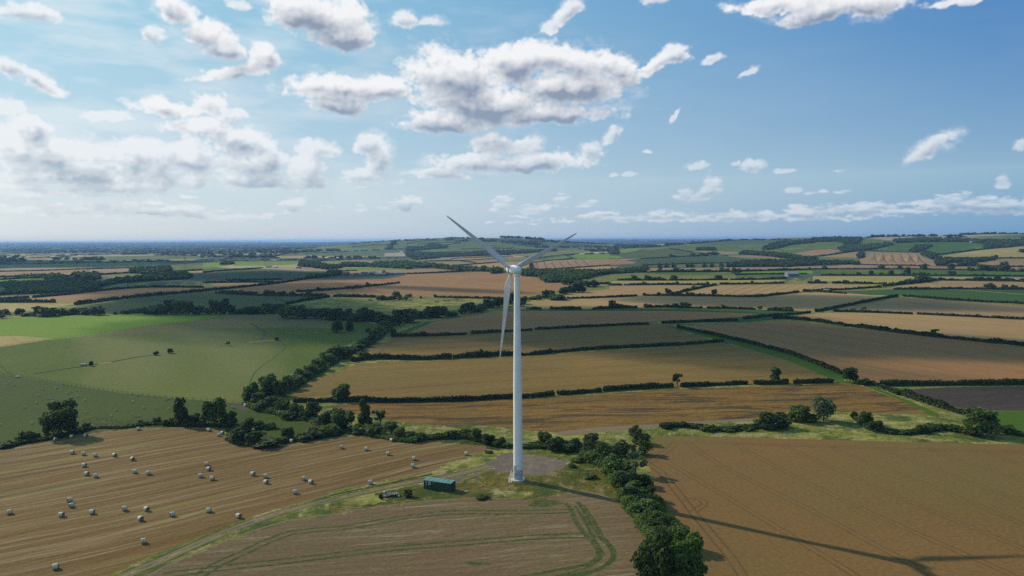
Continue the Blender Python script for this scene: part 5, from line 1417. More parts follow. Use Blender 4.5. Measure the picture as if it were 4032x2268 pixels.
# hedgerow trees and copses over the far plain
items = []; rg = np.random.default_rng(77)
uvc = []
for a, b in far_edges:
    r = math.hypot(*(a + b) / 2)
    if r < 2500: continue
    if rg.random() < .30: continue
    L = math.hypot(*(b - a)); d = (b - a) / L; hh_ = 3.5 if rg.random() < .6 else 8
    step = max(16, r * .0045)
    for s in np.arange(0, L, step):
        if rg.random() < .18: continue
        p = a + d * s + rg.normal(0, 4, 2)
        items.append((p[0], p[1], rg.uniform(.8, 1.3) * step * 1.15, hh_ * rg.uniform(.6, 1.5)))
for _ in range(120):
    y = rg.uniform(2600, 11500) ; x = rg.uniform(-.95, .95) * y
    wd, dp = rg.uniform(60, 420), rg.uniform(30, 130); n = int(min(60, wd * dp / 350))
    for _k in range(n):
        items.append((x + rg.uniform(-.5, .5) * wd, y + rg.uniform(-.5, .5) * dp, rg.uniform(14, 26), rg.uniform(7, 14)))
A2 = np.array(items); fu = to_uv(np.stack([A2[:, 0], A2[:, 1], A2[:, 0] * 0], 1))
ok = np.ones(len(A2), bool)
for kind, name, uv, ang, grp in polys:
    if kind in ('farm', 'copse'): continue
    ok[inside(uv, fu)] = False
# the hill keeps some of its own
A2 = A2[ok]
items = [(x, y, float(height(x, y)) - .4, w, h) for x, y, w, h in A2]
tag(link('distant_hedgerows', scatter_mesh(items, ['dark', 'mid', 'dark'], 9, .75, 5, 'distant_hedgerows')), 'hedgerows and copses over the distant plain', 'hedgerow', kind='stuff')
# wooded country beyond
items = []
for _ in range(5200):
    y = 10 ** rg.uniform(math.log10(9000), math.log10(27000)); x = rg.uniform(-.95, .95) * y
    items.append((x, y, float(height(x, y)) - 1, rg.uniform(60, 260) * y / 15000, rg.uniform(8, 20)))
tag(link('distant_woods', scatter_mesh(items, ['dark', 'mid'], 9, .75, 6, 'distant_woods')), 'dark wooded country below the horizon', 'wood', kind='stuff')

# ---------------------------------------------------------------- simple materials
def plain(name, col, rough=.5, metal=0, var=.12, scale=1.0, spec=.5, bump=0):
    m, t, b, out = mat(name)
    tcn = N(t, 'ShaderNodeTexCoord')
    n = noise(t, tcn.outputs['Object'], scale, 5, .65)
    c2 = tuple(max(0, c * (1 - var)) for c in col); c3 = tuple(min(1, c * (1 + var * .6)) for c in col)
    t.links.new(MIX(t, RAMP(t, n, .35, .65), c2, c3), b.inputs['Base Color'])
    b.inputs['Roughness'].default_value = rough; b.inputs['Metallic'].default_value = metal
    b.inputs['Specular IOR Level'].default_value = spec
    if bump:
        bp = N(t, 'ShaderNodeBump'); bp.inputs['Distance'].default_value = bump; t.links.new(n, bp.inputs['Height']); t.links.new(bp.outputs[0], b.inputs['Normal'])
    return m
WHITE = plain('turbine_paint', (.80, .80, .785), .38, var=.06, scale=.35)
BLADEM = plain('blade_paint', (.66, .65, .635), .34, var=.07, scale=.5)
GREYB = plain('tower_foot_paint', (.40, .42, .45), .5, var=.1, scale=1.2)
CONC = plain('concrete', (.50, .47, .44), .85, var=.2, scale=2)
GALV = plain('galvanised_steel', (.42, .44, .46), .45, .6, .15, 6)
GAP_SHADE = plain('dark_gap', (.02, .02, .022), .6)

class MB:
    def __init__(s): s.V = []; s.F = []
    def add(s, V, Fc):
        o = len(s.V); s.V += [tuple(map(float, v)) for v in V]; s.F += [tuple(i + o for i in f) for f in Fc]; return s
    def box(s, c, d, rz=0.0):
        x, y, z = d[0] / 2, d[1] / 2, d[2] / 2; ca2, sa2 = math.cos(rz), math.sin(rz)
        V = []
        for dz in (-z, z):
            for dx, dy in ((-x, -y), (x, -y), (x, y), (-x, y)):
                V.append((c[0] + dx * ca2 - dy * sa2, c[1] + dx * sa2 + dy * ca2, c[2] + dz))
        return s.add(V, [(3, 2, 1, 0), (4, 5, 6, 7), (0, 1, 5, 4), (1, 2, 6, 5), (2, 3, 7, 6), (3, 0, 4, 7)])
    def bar(s, a, b, r, n=6): 
        V, Fs = tube([a, b], [r, r], n); return s.add(V, Fs)
    def lathe(s, prof, n=48, M4=None):
        """profile (z, radius) about the z axis"""
        V = []; Fs = []
        for z, r in prof:
            for k in range(n): a = 2 * math.pi * k / n; V.append((r * math.cos(a), r * math.sin(a), z))
        for i in range(len(prof) - 1):
            for k in range(n): j = i * n; Fs.append((j + k, j + (k + 1) % n, j + n + (k + 1) % n, j + n + k))
        Fs.append(tuple(range(n))[::-1]); Fs.append(tuple(range((len(prof) - 1) * n, len(prof) * n)))
        if M4 is not None: V = [tuple(M4 @ Vector(v)) for v in V]
        return s.add(V, Fs)
    def build(s, name, m, parent=None, smooth=False, **k):
        me = bpy.data.meshes.new(name); me.from_pydata(s.V, [], s.F)
        for q in (m if isinstance(m, (list, tuple)) else [m]): me.materials.append(q)
        me.update(); me.validate()
        if smooth:
            me.polygons.foreach_set('use_smooth', np.full(len(me.polygons), True))
            me.set_sharp_from_angle(angle=R_(38))
        return link(name, me, parent, **k)

# ---------------------------------------------------------------- the wind turbine
base = place('P', 2040, 1889); TX, TY = float(base[0]), float(base[1]); HUB = 60.0
turb = link('wind_turbine', None, loc=(TX, TY, 0))
tag(turb, 'tall white three-bladed wind turbine standing on the grass mound beside the gravel pad', 'wind turbine')
prof = [(.35, 1.34)] + [(z, float(np.interp(z, [0, 3.2, 27, 40, 50, 58.4], [1.34, 1.30, 1.22, 1.03, .87, .78]))) for z in (3.2,)]
MB().lathe([(.35, 1.345), (1.8, 1.335), (3.2, 1.32)], 64).build('tower_foot', GREYB, turb, True)
tp = [(3.2, 1.318)]
for z in np.linspace(4, 58.5, 30): tp.append((z, float(np.interp(z, [3.2, 27, 40, 50, 58.5], [1.318, 1.23, 1.04, .88, .79]))))
tw = MB().lathe(tp, 64).build('tower', WHITE, turb, True)
fl = MB()
for z in (14.5, 27.5, 43.0):
    r = float(np.interp(z, [3.2, 27, 40, 50, 58.5], [1.318, 1.23, 1.04, .88, .79]))
    fl.lathe([(z - .03, r + .002), (z - .02, r + .012), (z + .02, r + .012), (z + .03, r + .002)], 64)
fl.build('weld_ring', WHITE, tw, True)
MB().lathe([(-.3, 2.05), (.22, 2.05), (.30, 1.98), (.34, 1.7), (.36, 1.3)], 56).build('foundation', CONC, turb, True)
# axis of the rotor: points away and to the left
TH = R_(32); axd = Vector((-math.sin(TH), math.cos(TH), 0.06)).normalized()
side_ = Vector((math.cos(TH), math.sin(TH), 0)); upv = side_.cross(axd).normalized()
if upv.z < 0: upv = -upv
def axis_m(s0=0.0):
    m = Matrix((side_, upv, axd)).transposed().to_4x4(); m.translation = Vector((0, 0, HUB)) + axd * s0; return m
nac = MB().lathe([(-1.52, .02), (-1.48, .30), (-1.33, .62), (-1.05, .95), (-.65, 1.19), (-.15, 1.33), (.5, 1.40), (1.2, 1.42), (1.85, 1.41), (2.05, 1.36)], 56, axis_m()).build('nacelle', WHITE, turb, True)
MB().lathe([(2.0, 1.25), (2.3, 1.25)], 56, axis_m()).build('shadow_gap', GAP_SHADE, turb, True)  # recessed ring; the gap's shade is put into its near-black colour
MB().lathe([(2.22, 1.30), (2.24, 1.44), (2.34, 1.46), (2.52, 1.46), (2.56, 1.40), (2.62, 1.40), (2.66, 1.45), (2.78, 1.43), (2.82, 1.3)], 64, axis_m()).build('generator_ring', GREYB, turb, True)
spn = MB().lathe([(2.8, 1.34), (3.2, 1.30), (3.7, 1.18), (4.2, .98), (4.65, .70), (5.0, .40), (5.2, .14), (5.25, .02)], 48, axis_m()).build('spinner', WHITE, turb, True)
# neck under the nacelle, mast with wind vane on top
MB().lathe([(58.3, .80), (58.55, .92), (58.8, .95), (59.1, .95)], 40).build('yaw_collar', WHITE, turb, True)
vm = MB(); c = Vector((0, 0, HUB)) + upv * 1.36 + axd * .9
vm.bar(c - upv * .1, c + upv * .95, .035); vm.bar(c + upv * .7 - side_ * .4, c + upv * .7 + side_ * .4, .03)
vm.bar(c + upv * .7 - side_ * .4, c + upv * 1.0 - side_ * .4, .05); vm.bar(c + upv * .7 + side_ * .4, c + upv * .95 + side_ * .4, .05)
vm.build('wind_vane', GALV, nac)
bl = MB(); c2 = Vector((0, 0, HUB)) + upv * 1.38 + axd * .2
bl.bar(c2 - upv * .1, c2 + upv * .25, .10, 10); bl.build('warning_light', plain('lamp_glass', (.30, .05, .04), .2), nac)
BL = 25.6
def blade_mesh():
    V = []; Fs = []; n = 22
    rs_ = [1.0, 1.5, 2.1, 2.9, 3.8, 5.0, 6.4, 8, 10, 12, 14, 16, 18, 20, 21.8, 23.2, 24.3, 25.0, 25.4, 25.55]
    ch = np.interp(rs_, [1.0, 2.0, 3.0, 4.2, 5.5, 7.5, 11, 16, 21, 24, 25.2, 25.55], [.86, .90, 1.25, 1.72, 1.95, 1.80, 1.42, 1.02, .66, .44, .26, .06])
    th = np.interp(rs_, [1.0, 2.0, 3.2, 5, 8, 14, 25], [1.0, .92, .52, .32, .22, .18, .14])
    tw_ = np.interp(rs_, [1, 3, 6, 12, 20, 25.5], [22, 20, 14, 6, 1, -1])
    for r, c_, t_, w_ in zip(rs_, ch, th, tw_):
        bend = -.9 * (r / 25.6) ** 2.2 * .55                  # a little coning away from the tower
        for k in range(n):
            a = 2 * math.pi * k / n
            x = .5 * math.cos(a); yv = .5 * math.sin(a) * t_
            round_ = max(0, min(1, (3.2 - r) / 1.6))
            if round_ < 1:
                xx = (x + .5); taper = (1 - xx) ** .0 if xx <= 0 else math.sqrt(max(0, min(1, 1 - ((xx - .30) / .72) ** 2))) if xx > .3 else math.sqrt(max(0, 1 - ((xx - .3) / .32) ** 2)) 
                yf = (1 if math.sin(a) >= 0 else -.6) * .5 * t_ * max(.02, taper if 0 < xx < 1 else 0.02)
                yv = yv * round_ + yf * (1 - round_)
            xp = (x + .5 - (.5 * round_ + .30 * (1 - round_))) * c_; yp = yv * c_
            cw, sw = math.cos(R_(w_)), math.sin(R_(w_))
            V.append((xp * cw - yp * sw, r, xp * sw + yp * cw - bend))
    m = len(rs_)
    for i in range(m - 1):
        for k in range(n): j = i * n; Fs.append((j + k, j + (k + 1) % n, j + n + (k + 1) % n, j + n + k))
    Fs.append(tuple(range(n))); Fs.append(tuple(range((m - 1) * n, m * n))[::-1])
    return V, Fs
bv, bf = blade_mesh()
for phi in (66.0, 186.0, 306.0):
    # local x: chord (tangential), y: along the blade, z: along the axis
    ax = axis_m(3.1)
    rot = Matrix.Rotation(-R_(phi), 4, 'Z')
    mb = MB(); mb.add([tuple(ax @ rot @ Vector(v)) for v in bv], bf)
    b_o = mb.build('blade', BLADEM, turb, True)
    cf = MB(); q = ax @ rot @ Matrix.Rotation(R_(-90), 4, 'X')
    cf.lathe([(.75, .55), (1.15, .56), (1.22, .50), (1.3, .46)], 28, q); cf.build('blade_root', WHITE, b_o, True)
# door with platform and stairs on the left front
DA = math.atan2(-math.cos(R_(38)), -math.sin(R_(38)))
dv = Vector((math.cos(DA), math.sin(DA), 0)); dt = Vector((-dv.y, dv.x, 0))
def loc_(o, t, z): return dv * o + dt * t + Vector((0, 0, z))
dm = MB(); V = [loc_(1.335, -.42, 2.5), loc_(1.335, .42, 2.5), loc_(1.33, .42, 4.5), loc_(1.33, -.42, 4.5), loc_(1.40, -.42, 2.5), loc_(1.40, .42, 2.5), loc_(1.395, .42, 4.5), loc_(1.395, -.42, 4.5)]
dm.add(V, [(3, 2, 1, 0), (4, 5, 6, 7), (0, 1, 5, 4), (1, 2, 6, 5), (2, 3, 7, 6), (3, 0, 4, 7)])
door = dm.build('door', GREYB, turb)
lv = MB(); 
for k in range(5): lv.bar(loc_(1.42, -.25, 3.9 + k * .08), loc_(1.42, .25, 3.9 + k * .08), .02, 4)
lv.build('louvre', GALV, door)
ds2 = loc_(1.36, .95, 4.7)
vn = MB().lathe([(-.02, .22), (.10, .24), (.12, .16)], 20, Matrix.Translation(ds2) @ Vector((dv.x, dv.y, 0)).to_track_quat('Z', 'Y').to_matrix().to_4x4()); vn.build('vent', CONC, turb, True)
st = MB()
plat = [loc_(o, t, 2.42) for o, t in ((1.36, -.55), (1.36, .55), (2.3, .55), (2.3, -.55))]
st.add([tuple(p) for p in plat] + [tuple(p + Vector((0, 0, .06))) for p in plat], [(0, 1, 2, 3), (7, 6, 5, 4), (0, 4, 5, 1), (1, 5, 6, 2), (2, 6, 7, 3), (3, 7, 4, 0)])
for sgn in (-1, 1):
    st.bar(loc_(2.3, .45 * sgn, 2.42), loc_(3.9, .45 * sgn, .05), .05, 4); st.bar(loc_(2.2, .5 * sgn, 0), loc_(2.2, .5 * sgn, 2.4), .04, 4)
for k in range(11):
    f = (k + .5) / 11; st.bar(loc_(2.3 + 1.6 * f, -.45, 2.42 - 2.35 * f), loc_(2.3 + 1.6 * f, .45, 2.42 - 2.35 * f), .045, 4)
stairs = st.build('stairs', GALV, turb)
rl = MB()
for sgn in (-1, 1):
    for h_ in (.55, 1.05):
        rl.bar(loc_(1.45, .55 * sgn, 2.42 + h_), loc_(2.3, .55 * sgn, 2.42 + h_), .028, 4); rl.bar(loc_(2.3, .50 * sgn, 2.42 + h_), loc_(3.95, .5 * sgn, h_), .028, 4)
    for f in (0, .5, 1): rl.bar(loc_(2.3 + 1.6 * f, .5 * sgn, 2.42 - 2.37 * f), loc_(2.3 + 1.6 * f, .5 * sgn, 3.47 - 2.37 * f), .028, 4)
    rl.bar(loc_(1.5, .55 * sgn, 2.42), loc_(1.5, .55 * sgn, 3.47), .028, 4)
rl.build('railing', GALV, stairs)

# ---------------------------------------------------------------- green site cabin
def vq(x, y): return place('P', 1440 + x * .16304, 1840 + y * .16304)
BLc, BRc, RRc = vq(1402, 512), vq(2052, 606), vq(2178, 556)
ux = unit(BRc[:2] - BLc[:2]); Lc = float(np.hypot(*(BRc[:2] - BLc[:2]))); uy = np.array([-ux[1], ux[0]])
Wc = float(abs(np.dot(RRc[:2] - BRc[:2], uy))); Wc = min(max(Wc, 2.9), 3.3); Hc = 2.3
cabA = math.atan2(ux[1], ux[0])
GD = plain('dark_green_paint', (.010, .040, .026), .5, var=.25, scale=1.5)
GR = plain('weathered_green_roof', (.092, .215, .172), .55, var=.16, scale=.8)
GL = plain('window_grille', (.24, .30, .27), .5); DKG = plain('green_trim', (.016, .055, .038), .5)
SIGN = plain('sign_white', (.62, .64, .60), .5); BLK = plain('mast_black', (.03, .035, .035), .5)
cab = link('site_cabin', None, loc=(float(BLc[0]), float(BLc[1]), 0), rotz=cabA)
tag(cab, 'dark green steel site cabin with a pale green ribbed roof beside the track', 'cabin')
w_ = MB(); w_.box((Lc / 2, Wc / 2, Hc / 2 + .05), (Lc, Wc, Hc))
w_.build('body', GD, cab)
rb = MB()
for k in range(31):
    x = .15 + k * (Lc - .3) / 30; rb.box((x, -.012, Hc / 2 + .05), (.09, .03, Hc - .3))
for k in range(10): rb.box((Lc + .012, .2 + k * (Wc - .4) / 9, Hc / 2 + .05), (.03, .09, Hc - .3))
rb.build('corrugation', DKG, cab)
rf = MB(); e = .10
zt = Hc + .06
V = [(-e, -e, zt), (Lc + e, -e, zt), (Lc + e, Wc + e, zt), (-e, Wc + e, zt), (-e, -e, zt + .08), (Lc + e, -e, zt + .08), (Lc + e, Wc / 2, zt + .30), (-e, Wc / 2, zt + .30), (Lc + e, Wc + e, zt + .08), (-e, Wc + e, zt + .08)]
rf.add(V, [(3, 2, 1, 0), (0, 1, 5, 4), (2, 3, 9, 8), (4, 5, 6, 7), (7, 6, 8, 9), (1, 2, 8, 6, 5), (3, 0, 4, 7, 9)])
roof = rf.build('roof', GR, cab)
sm = MB()
for k in range(1, 6):
    x = Lc * k / 6
    sm.add([(x - .05, -e, zt + .10), (x + .05, -e, zt + .10), (x + .05, Wc / 2, zt + .325), (x - .05, Wc / 2, zt + .325), (x - .05, Wc + e, zt + .10), (x + .05, Wc + e, zt + .10)], [(0, 1, 2, 3), (3, 2, 5, 4)])
sm.build('roof_seam', DKG, roof)
MB().box((1.95 * Lc / 9, -.05, 1.75), (.85, .05, 1.0)).build('window', GL, cab)
dd = MB(); dd.box((.85 * Lc / 9, -.045, 1.15), (.85, .04, 2.0)); cdo = dd.build('door', DKG, cab)
MB().lathe([(0, .15), (.02, .15)], 20, Matrix.Translation((.85 * Lc / 9, -.07, 1.95)) @ Matrix.Rotation(R_(90), 4, 'X')).build('round_sign', SIGN, cdo)
sg = MB(); x0 = .85 * Lc / 9
sg.add([(x0 - .17, -.072, 1.42), (x0 + .17, -.072, 1.42), (x0, -.072, 1.10), (x0 - .17, -.09, 1.42), (x0 + .17, -.09, 1.42), (x0, -.09, 1.10)], [(0, 1, 2), (5, 4, 3), (0, 3, 4, 1), (1, 4, 5, 2), (2, 5, 3, 0)]); sg.build('pointed_sign', SIGN, cdo)
MB().box((3.3 * Lc / 9, -.05, 2.1), (.32, .05, .14)).build('air_vent', GL, cab)
MB().bar((Lc - .35, -.12, .9), (Lc - .35, -.12, 4.0), .035, 8).build('aerial', BLK, cab)
MB().bar((Lc + .10, Wc - .1, 0), (Lc + .10, Wc - .1, Hc), .05, 8).build('downpipe', SIGN, cab)
# slim mast right of the cabin
mp = vq(2420, 585); mo = link('marker_mast', None, loc=tuple(map(float, mp)))
tag(mo, 'slim grey mast with a white foot in the grass right of the green cabin', 'mast')
MB().bar((0, 0, 0), (0, 0, 3.6), .04, 8).build('pole', GALV, mo)
m_ = MB(); m_.box((0, 0, .06), (.9, .35, .12)); m_.box((.25, 0, .22), (.3, .25, .2)); m_.build('foot', plain('white_block', (.75, .75, .72), .6), mo)
# grey roofing sheets lying in a heap
SL = plain('slate_grey_sheet', (.05, .052, .065), .7, 0, .4, 1.5)
hp = vq(600, 690)
hrs = random.Random(4)
for k in range(5):
    a_ = hrs.uniform(-.25, .35); m_ = MB(); w2 = hrs.uniform(1.6, 2.4)
    V = []
    nx2 = 8
    for i in range(nx2 + 1):
        for y in (-.9, .9): V.append((-w2 / 2 + w2 * i / nx2, y, .06 * math.sin(i * 1.9 + k)))
    for i in range(nx2 + 1):
        for y in (-.9, .9): V.append((-w2 / 2 + w2 * i / nx2, y, .06 * math.sin(i * 1.9 + k) + .04))
    n2 = 2 * (nx2 + 1); Fs = []
    for i in range(nx2):
        a0 = 2 * i; Fs += [(a0, a0 + 1, a0 + 3, a0 + 2), (n2 + a0 + 2, n2 + a0 + 3, n2 + a0 + 1, n2 + a0), (a0, a0 + 2, n2 + a0 + 2, n2 + a0), (a0 + 1, n2 + a0 + 1, n2 + a0 + 3, a0 + 3)]
    m_.add(V, Fs)
    o = m_.build('roofing_sheet', SL, loc=(hp[0] - 1.9 + k * .78 + hrs.uniform(-.2, .2), hp[1] + hrs.uniform(-.7, .7), .22 + .10 * k), rotz=a_ + .4)
    o.rotation_euler = (hrs.uniform(-.12, .12), hrs.uniform(-.08, .12), a_ + .3)
    tag(o, f"{ORD[k]} grey sheet from the left in the heap beside the dark bush and cabin", 'metal sheet', 'grey sheets heaped in the grass')
for k, (x, y) in enumerate(((455, 608), (800, 704))):
    p = vq(x, y); m_ = MB(); m_.lathe([(0, .17), (.05, .24), (.32, .24), (.40, .14), (.44, .05)], 14)
    tag(m_.build('plastic_drum', plain('white_plastic', (.78, .78, .76), .4), smooth=True, loc=tuple(map(float, p))),
        ('small white drum behind the heap of grey sheets', 'small white drum at the right end of the grey sheets')[k], 'drum')

# ---------------------------------------------------------------- round bales
WRAP = plain('bale_wrap', (.50, .45, .32), .6, 0, .30, 2.2, .25, .02); WRAPE = plain('bale_wrap_end', (.15, .135, .10), .6, 0, .25, 3.0, .5, .02)
def bale_mesh():
    V = []; Fs = []; mi = []; n = 28; rg = np.random.default_rng(9)
    prof = [(-.62, .30), (-.62, .55), (-.57, .64), (-.40, .675), (-.15, .68), (.15, .68), (.40, .675), (.57, .64), (.62, .55), (.62, .30)]
    for x, r in prof:
        for k in range(n):
            a = 2 * math.pi * k / n; rr = r * (1 + .02 * math.sin(5 * a + x * 6) + rg.normal(0, .006)); z = rr * math.cos(a)
            V.append((x, rr * math.sin(a), max(z, -.62)))
    for i in range(len(prof) - 1):
        for k in range(n):
            j = i * n; Fs.append((j + k, j + n + k, j + n + (k + 1) % n, j + (k + 1) % n)); mi.append(1 if i in (0, 1, 7, 8) else 0)
    Fs.append(tuple(range(n))); Fs.append(tuple(range((len(prof) - 1) * n, len(prof) * n))[::-1]); mi += [1, 1]
    me = bpy.data.meshes.new('round_bale'); me.from_pydata(V, [], Fs); me.materials.append(WRAP); me.materials.append(WRAPE)
    me.polygons.foreach_set('material_index', mi); me.polygons.foreach_set('use_smooth', [True] * len(Fs)); me.update(); return me
bme = bale_mesh()
ends = MB()
ends.lathe([(0, .50), (.006, .46), (.010, .30), (.03, .06)], 24, Matrix.Translation((.62, 0, 0)) @ Matrix.Rotation(R_(90), 4, 'Y'))
eme = ends.build('x', WRAPE, None, True); eme_data = eme.data; bpy.data.objects.remove(eme)
BALES = """
in the upper row of five|A 537,541 621,551 708,562 851,562 985,590
in the trio under the upper row|A 626,638 645,702 712,717
of the pair between left trio and middle group|A 1001,685 1103,695
in the middle group of four|A 1490,715 1535,629 1551,665 1577,735
in the trio right of the middle group|A 1879,702 1972,720 1977,763
of the pair at right, above the track|A 2257,738 2310,763
of the bales in the long lower row|A 72,988 457,1008 685,988 926,962 1045,1037 1090,965 1280,1006 1552,974 1774,1017
of the touching pair in the field's lower left|A 518,898 531,938
on the top edge under the large dark tree|A 412,444 533,422 637,416
by the scrub where the field edge turns|A 1552,374 1627,410 1652,396
of the two touching bales under the scrub|A 1980,483 1996,478
along the far edge right of the scrub|A 2166,457 2537,503
in the field's right end, left of the gravel pad|B 269,516 430,550 622,588 614,642 1011,552
of the two bales under the bright-green trees|B 458,450 507,443
"""
first = None
def put_bale(p, label, rz):
    global first
    if first is None:
        o = link('round_bale', bme); first = (o, link('end_face', eme_data, o), link('end_face', eme_data, o, rotz=math.pi))
    else:
        o = first[0].copy(); COL.link(o)
        for e_ in first[1:]: c = e_.copy(); COL.link(c); c.parent = o
    o.location = (float(p[0]), float(p[1]), float(p[2]) + .55); o.scale = (.9, .9, .9); o.rotation_euler = (0, 0, rz)
    tag(o, label, 'bale', 'wrapped round bales on the stubble')
brs = random.Random(12)
for ln in BALES.strip().split('\n'):
    ph, s = ln.split('|'); L = []
    q = pts(s); q.sort()
    for k, pxy in enumerate(q):
        p = ground([pxy])[0]; put_bale(p, f"bale bale, {ORD[k]} from left {ph}".replace('in the field\'s', 'at').replace('in the loose', 'in').replace('in the left end', 'at left').replace('under the upper row\'s left end', 'under the upper row'), brs.uniform(-.6, 1.0))
put_bale(place('A', 1067, 1205), 'grey wrapped round bale standing alone right of the bottom left corner', .5)
put_bale(place('A', 415, 1397), 'grey wrapped round bale nearest the camera, at the bottom left', .3)
put_bale(place('A', 2191, 838), 'grey wrapped round bale alone above the track, left of the cabin', .4)
put_bale(place('B', 298, 766), 'grey wrapped round bale closest to the green cabin', .6)
put_bale(place('A', 1029, 366), 'grey wrapped round bale at the top edge, left of the tall upright tree', .2)

# ---------------------------------------------------------------- animals
def animal_mesh(name, m, s=1.0, horn=False):
    """standing grazer: deep barrel, four jointed legs, lowered head; one continuous skin"""
    J = [((-.48, 0, .62), .17), ((-.20, 0, .64), .24), ((.15, 0, .63), .235), ((.42, 0, .66), .18), ((.62, 0, .62), .11), ((.76, 0, .44), .085), ((.90, 0, .34), .055),
         ((.40, .13, .42), .085), ((.40, .14, .22), .04), ((.41, .14, .0), .035), ((.40, -.13, .42), .085), ((.44, -.14, .22), .04), ((.43, -.14, .0), .035),
         ((-.42, .14, .42), .095), ((-.52, .14, .22), .04), ((-.48, .14, .0), .035), ((-.42, -.14, .42), .095), ((-.50, -.14, .22), .04), ((-.46, -.14, .0), .035),
         ((-.62, 0, .50), .04), ((.70, .12, .50), .03), ((.70, -.12, .50), .03)]
    E = [(0, 1), (1, 2), (2, 3), (3, 4), (4, 5), (5, 6), (3, 7), (7, 8), (8, 9), (3, 10), (10, 11), (11, 12), (0, 13), (13, 14), (14, 15), (0, 16), (16, 17), (17, 18), (0, 19), (5, 20), (5, 21)]
    me = bpy.data.meshes.new(name); me.from_pydata([tuple(c * s for c in j[0]) for j in J], E, []); o = bpy.data.objects.new(name, me); COL.link(o)
    sk = o.modifiers.new('s', 'SKIN'); sk.use_smooth_shade = True
    for i, (c, r) in enumerate(J): me.skin_vertices[0].data[i].radius = (r * s, r * s)
    me.skin_vertices[0].data[1].use_root = True
    ss = o.modifiers.new('ss', 'SUBSURF'); ss.levels = 1; ss.render_levels = 1
    dg = bpy.context.evaluated_depsgraph_get(); nm = bpy.data.meshes.new_from_object(o.evaluated_get(dg)); nm.name = name
    bpy.data.objects.remove(o); nm.materials.clear(); nm.materials.append(m); return nm
shm = animal_mesh('sheep', plain('fleece', (.36, .34, .24), .9, var=.15, scale=8), .95)
cowm = animal_mesh('cow', plain('dark_hide', (.05, .035, .028), .6, var=.3, scale=2), 2.0)
SHEEP = """A 182,205 320,70 312,62 417,60 421,55 470,30 524,86 505,98 567,76 574,118 535,129 631,150 356,134 378,138 271,167 281,112 640,240 862,224 828,266 988,160 1064,204 1161,209
 993,254 1005,268 1034,268 1027,113 1018,108 975,100 1240,140 1228,146 1256,135 1724,203 1740,204 1253,214 235,313 237,325 5,333 572,268 55,26 70,14 103,40 50,8"""
f2 = None
for k, pxy in enumerate(pts(SHEEP)):
    p = ground([pxy])[0]
    if f2 is None: o = f2 = link('sheep', shm)
    else: o = f2.copy(); COL.link(o)
    o.location = tuple(map(float, p)); o.rotation_euler = (0, 0, brs.uniform(0, 6.28))
    tag(o, 'cream sheep grazing on the lower left pasture', 'sheep', 'sheep scattered over the pasture')
f3 = None
for k, pxy in enumerate(pts("h 365,935 378,932 400,930 410,936 470,920 492,922 533,922 637,910 55,908 g 990,912 1010,915 1030,918 1045,920 580,912 795,895")):
    p = ground([pxy])[0]
    if f3 is None: o = f3 = link('cow', cowm)
    else: o = f3.copy(); COL.link(o)
    o.location = tuple(map(float, p)); o.rotation_euler = (0, 0, brs.uniform(0, 6.28))
    tag(o, 'dark cow standing in a distant green meadow', 'cow', 'cattle in the distant meadows')

# ---------------------------------------------------------------- fences
POST = plain('fence_timber', (.13, .10, .07), .9, var=.3, scale=2)
def fence(s, label, gap=4.0):
    L = smooth_line(s, 5.0); seg = np.hypot(*(L[1:] - L[:-1]).T); S = np.concatenate([[0], np.cumsum(seg)])
    q = np.arange(0, S[-1], gap); X = np.interp(q, S, L[:, 0]); Y = np.interp(q, S, L[:, 1]); Z = height(X, Y)
    mb = MB()
    for x, y, z in zip(X, Y, Z): mb.box((x, y, z + .6), (.09, .09, 1.3))
    for i in range(len(q) - 1):
        for h_ in (.35, .75, 1.1):
            a = np.array((X[i], Y[i], Z[i] + h_)); b = np.array((X[i + 1], Y[i + 1], Z[i + 1] + h_))
            mb.add([a + (0, 0, .02), a - (0, 0, .02), b - (0, 0, .02), b + (0, 0, .02)], [(0, 1, 2, 3)])
    tag(mb.build('fence', POST), label, 'fence')
fence("D 0,882 340,832 700,782 1400,692 1700,645", 'post and wire fence along the bright green meadow')
fence("D 0,1087 140,1107 900,1222 1240,1262 1500,1277 1790,1302", 'post and wire fence between the upper meadow and the sheep pasture', 3.5)
fence("A 300,425 560,340 720,288 900,320 1100,305", 'post and wire fence behind the bale field, by the large dark tree', 3.0)
fence("A 1860,205 2000,245 2180,285", 'fence along the paddock under the stream trees', 3.0)
# gates, troughs, pens
GATEM = plain('bare_metal', (.62, .64, .66), .35, .5)
def gate(pos, rz, L, label, name='gate'):
    o = link(name, None, loc=tuple(map(float, pos)), rotz=rz); m_ = MB()
    for h_ in (.25, .5, .75, 1.0, 1.25): m_.bar((0, 0, h_), (L, 0, h_), .035, 5)
    m_.build('rails', GATEM, o); m_ = MB()
    for x in (0, L / 2, L): m_.bar((x, 0, 0), (x, 0, 1.35), .05, 6)
    m_.build('uprights', GATEM, o); tag(o, label, 'gate')
gp = place('A', 2240, 284); gate(gp, -.35, 6, 'metal pen gate under the stream trees, left panel')
gp2 = place('A', 2285, 295); gate(gp2, -.30, 5, 'metal pen gate under the stream trees, right panel')
def trough(pos, rz, dims, col, label, name, cat):
    o = link(name, None, loc=tuple(map(float, pos)), rotz=rz); l, w, h = dims
    m_ = MB(); m_.box((0, 0, h * .55), (l, w, h * .8)); m_.build('tank', plain(name + '_white', col, .5), o)
    m_ = MB()
    for sx2 in (-1, 1): m_.box((sx2 * l * .4, 0, h * .08), (.12, w * .9, h * .16))
    m_.build('feet', GALV, o)
    m_ = MB(); m_.box((0, 0, h * .96), (l * 1.04, w * 1.05, .05)); m_.build('lid', plain(name + '_lid', tuple(c * .9 for c in col), .4), o); tag(o, label, cat)
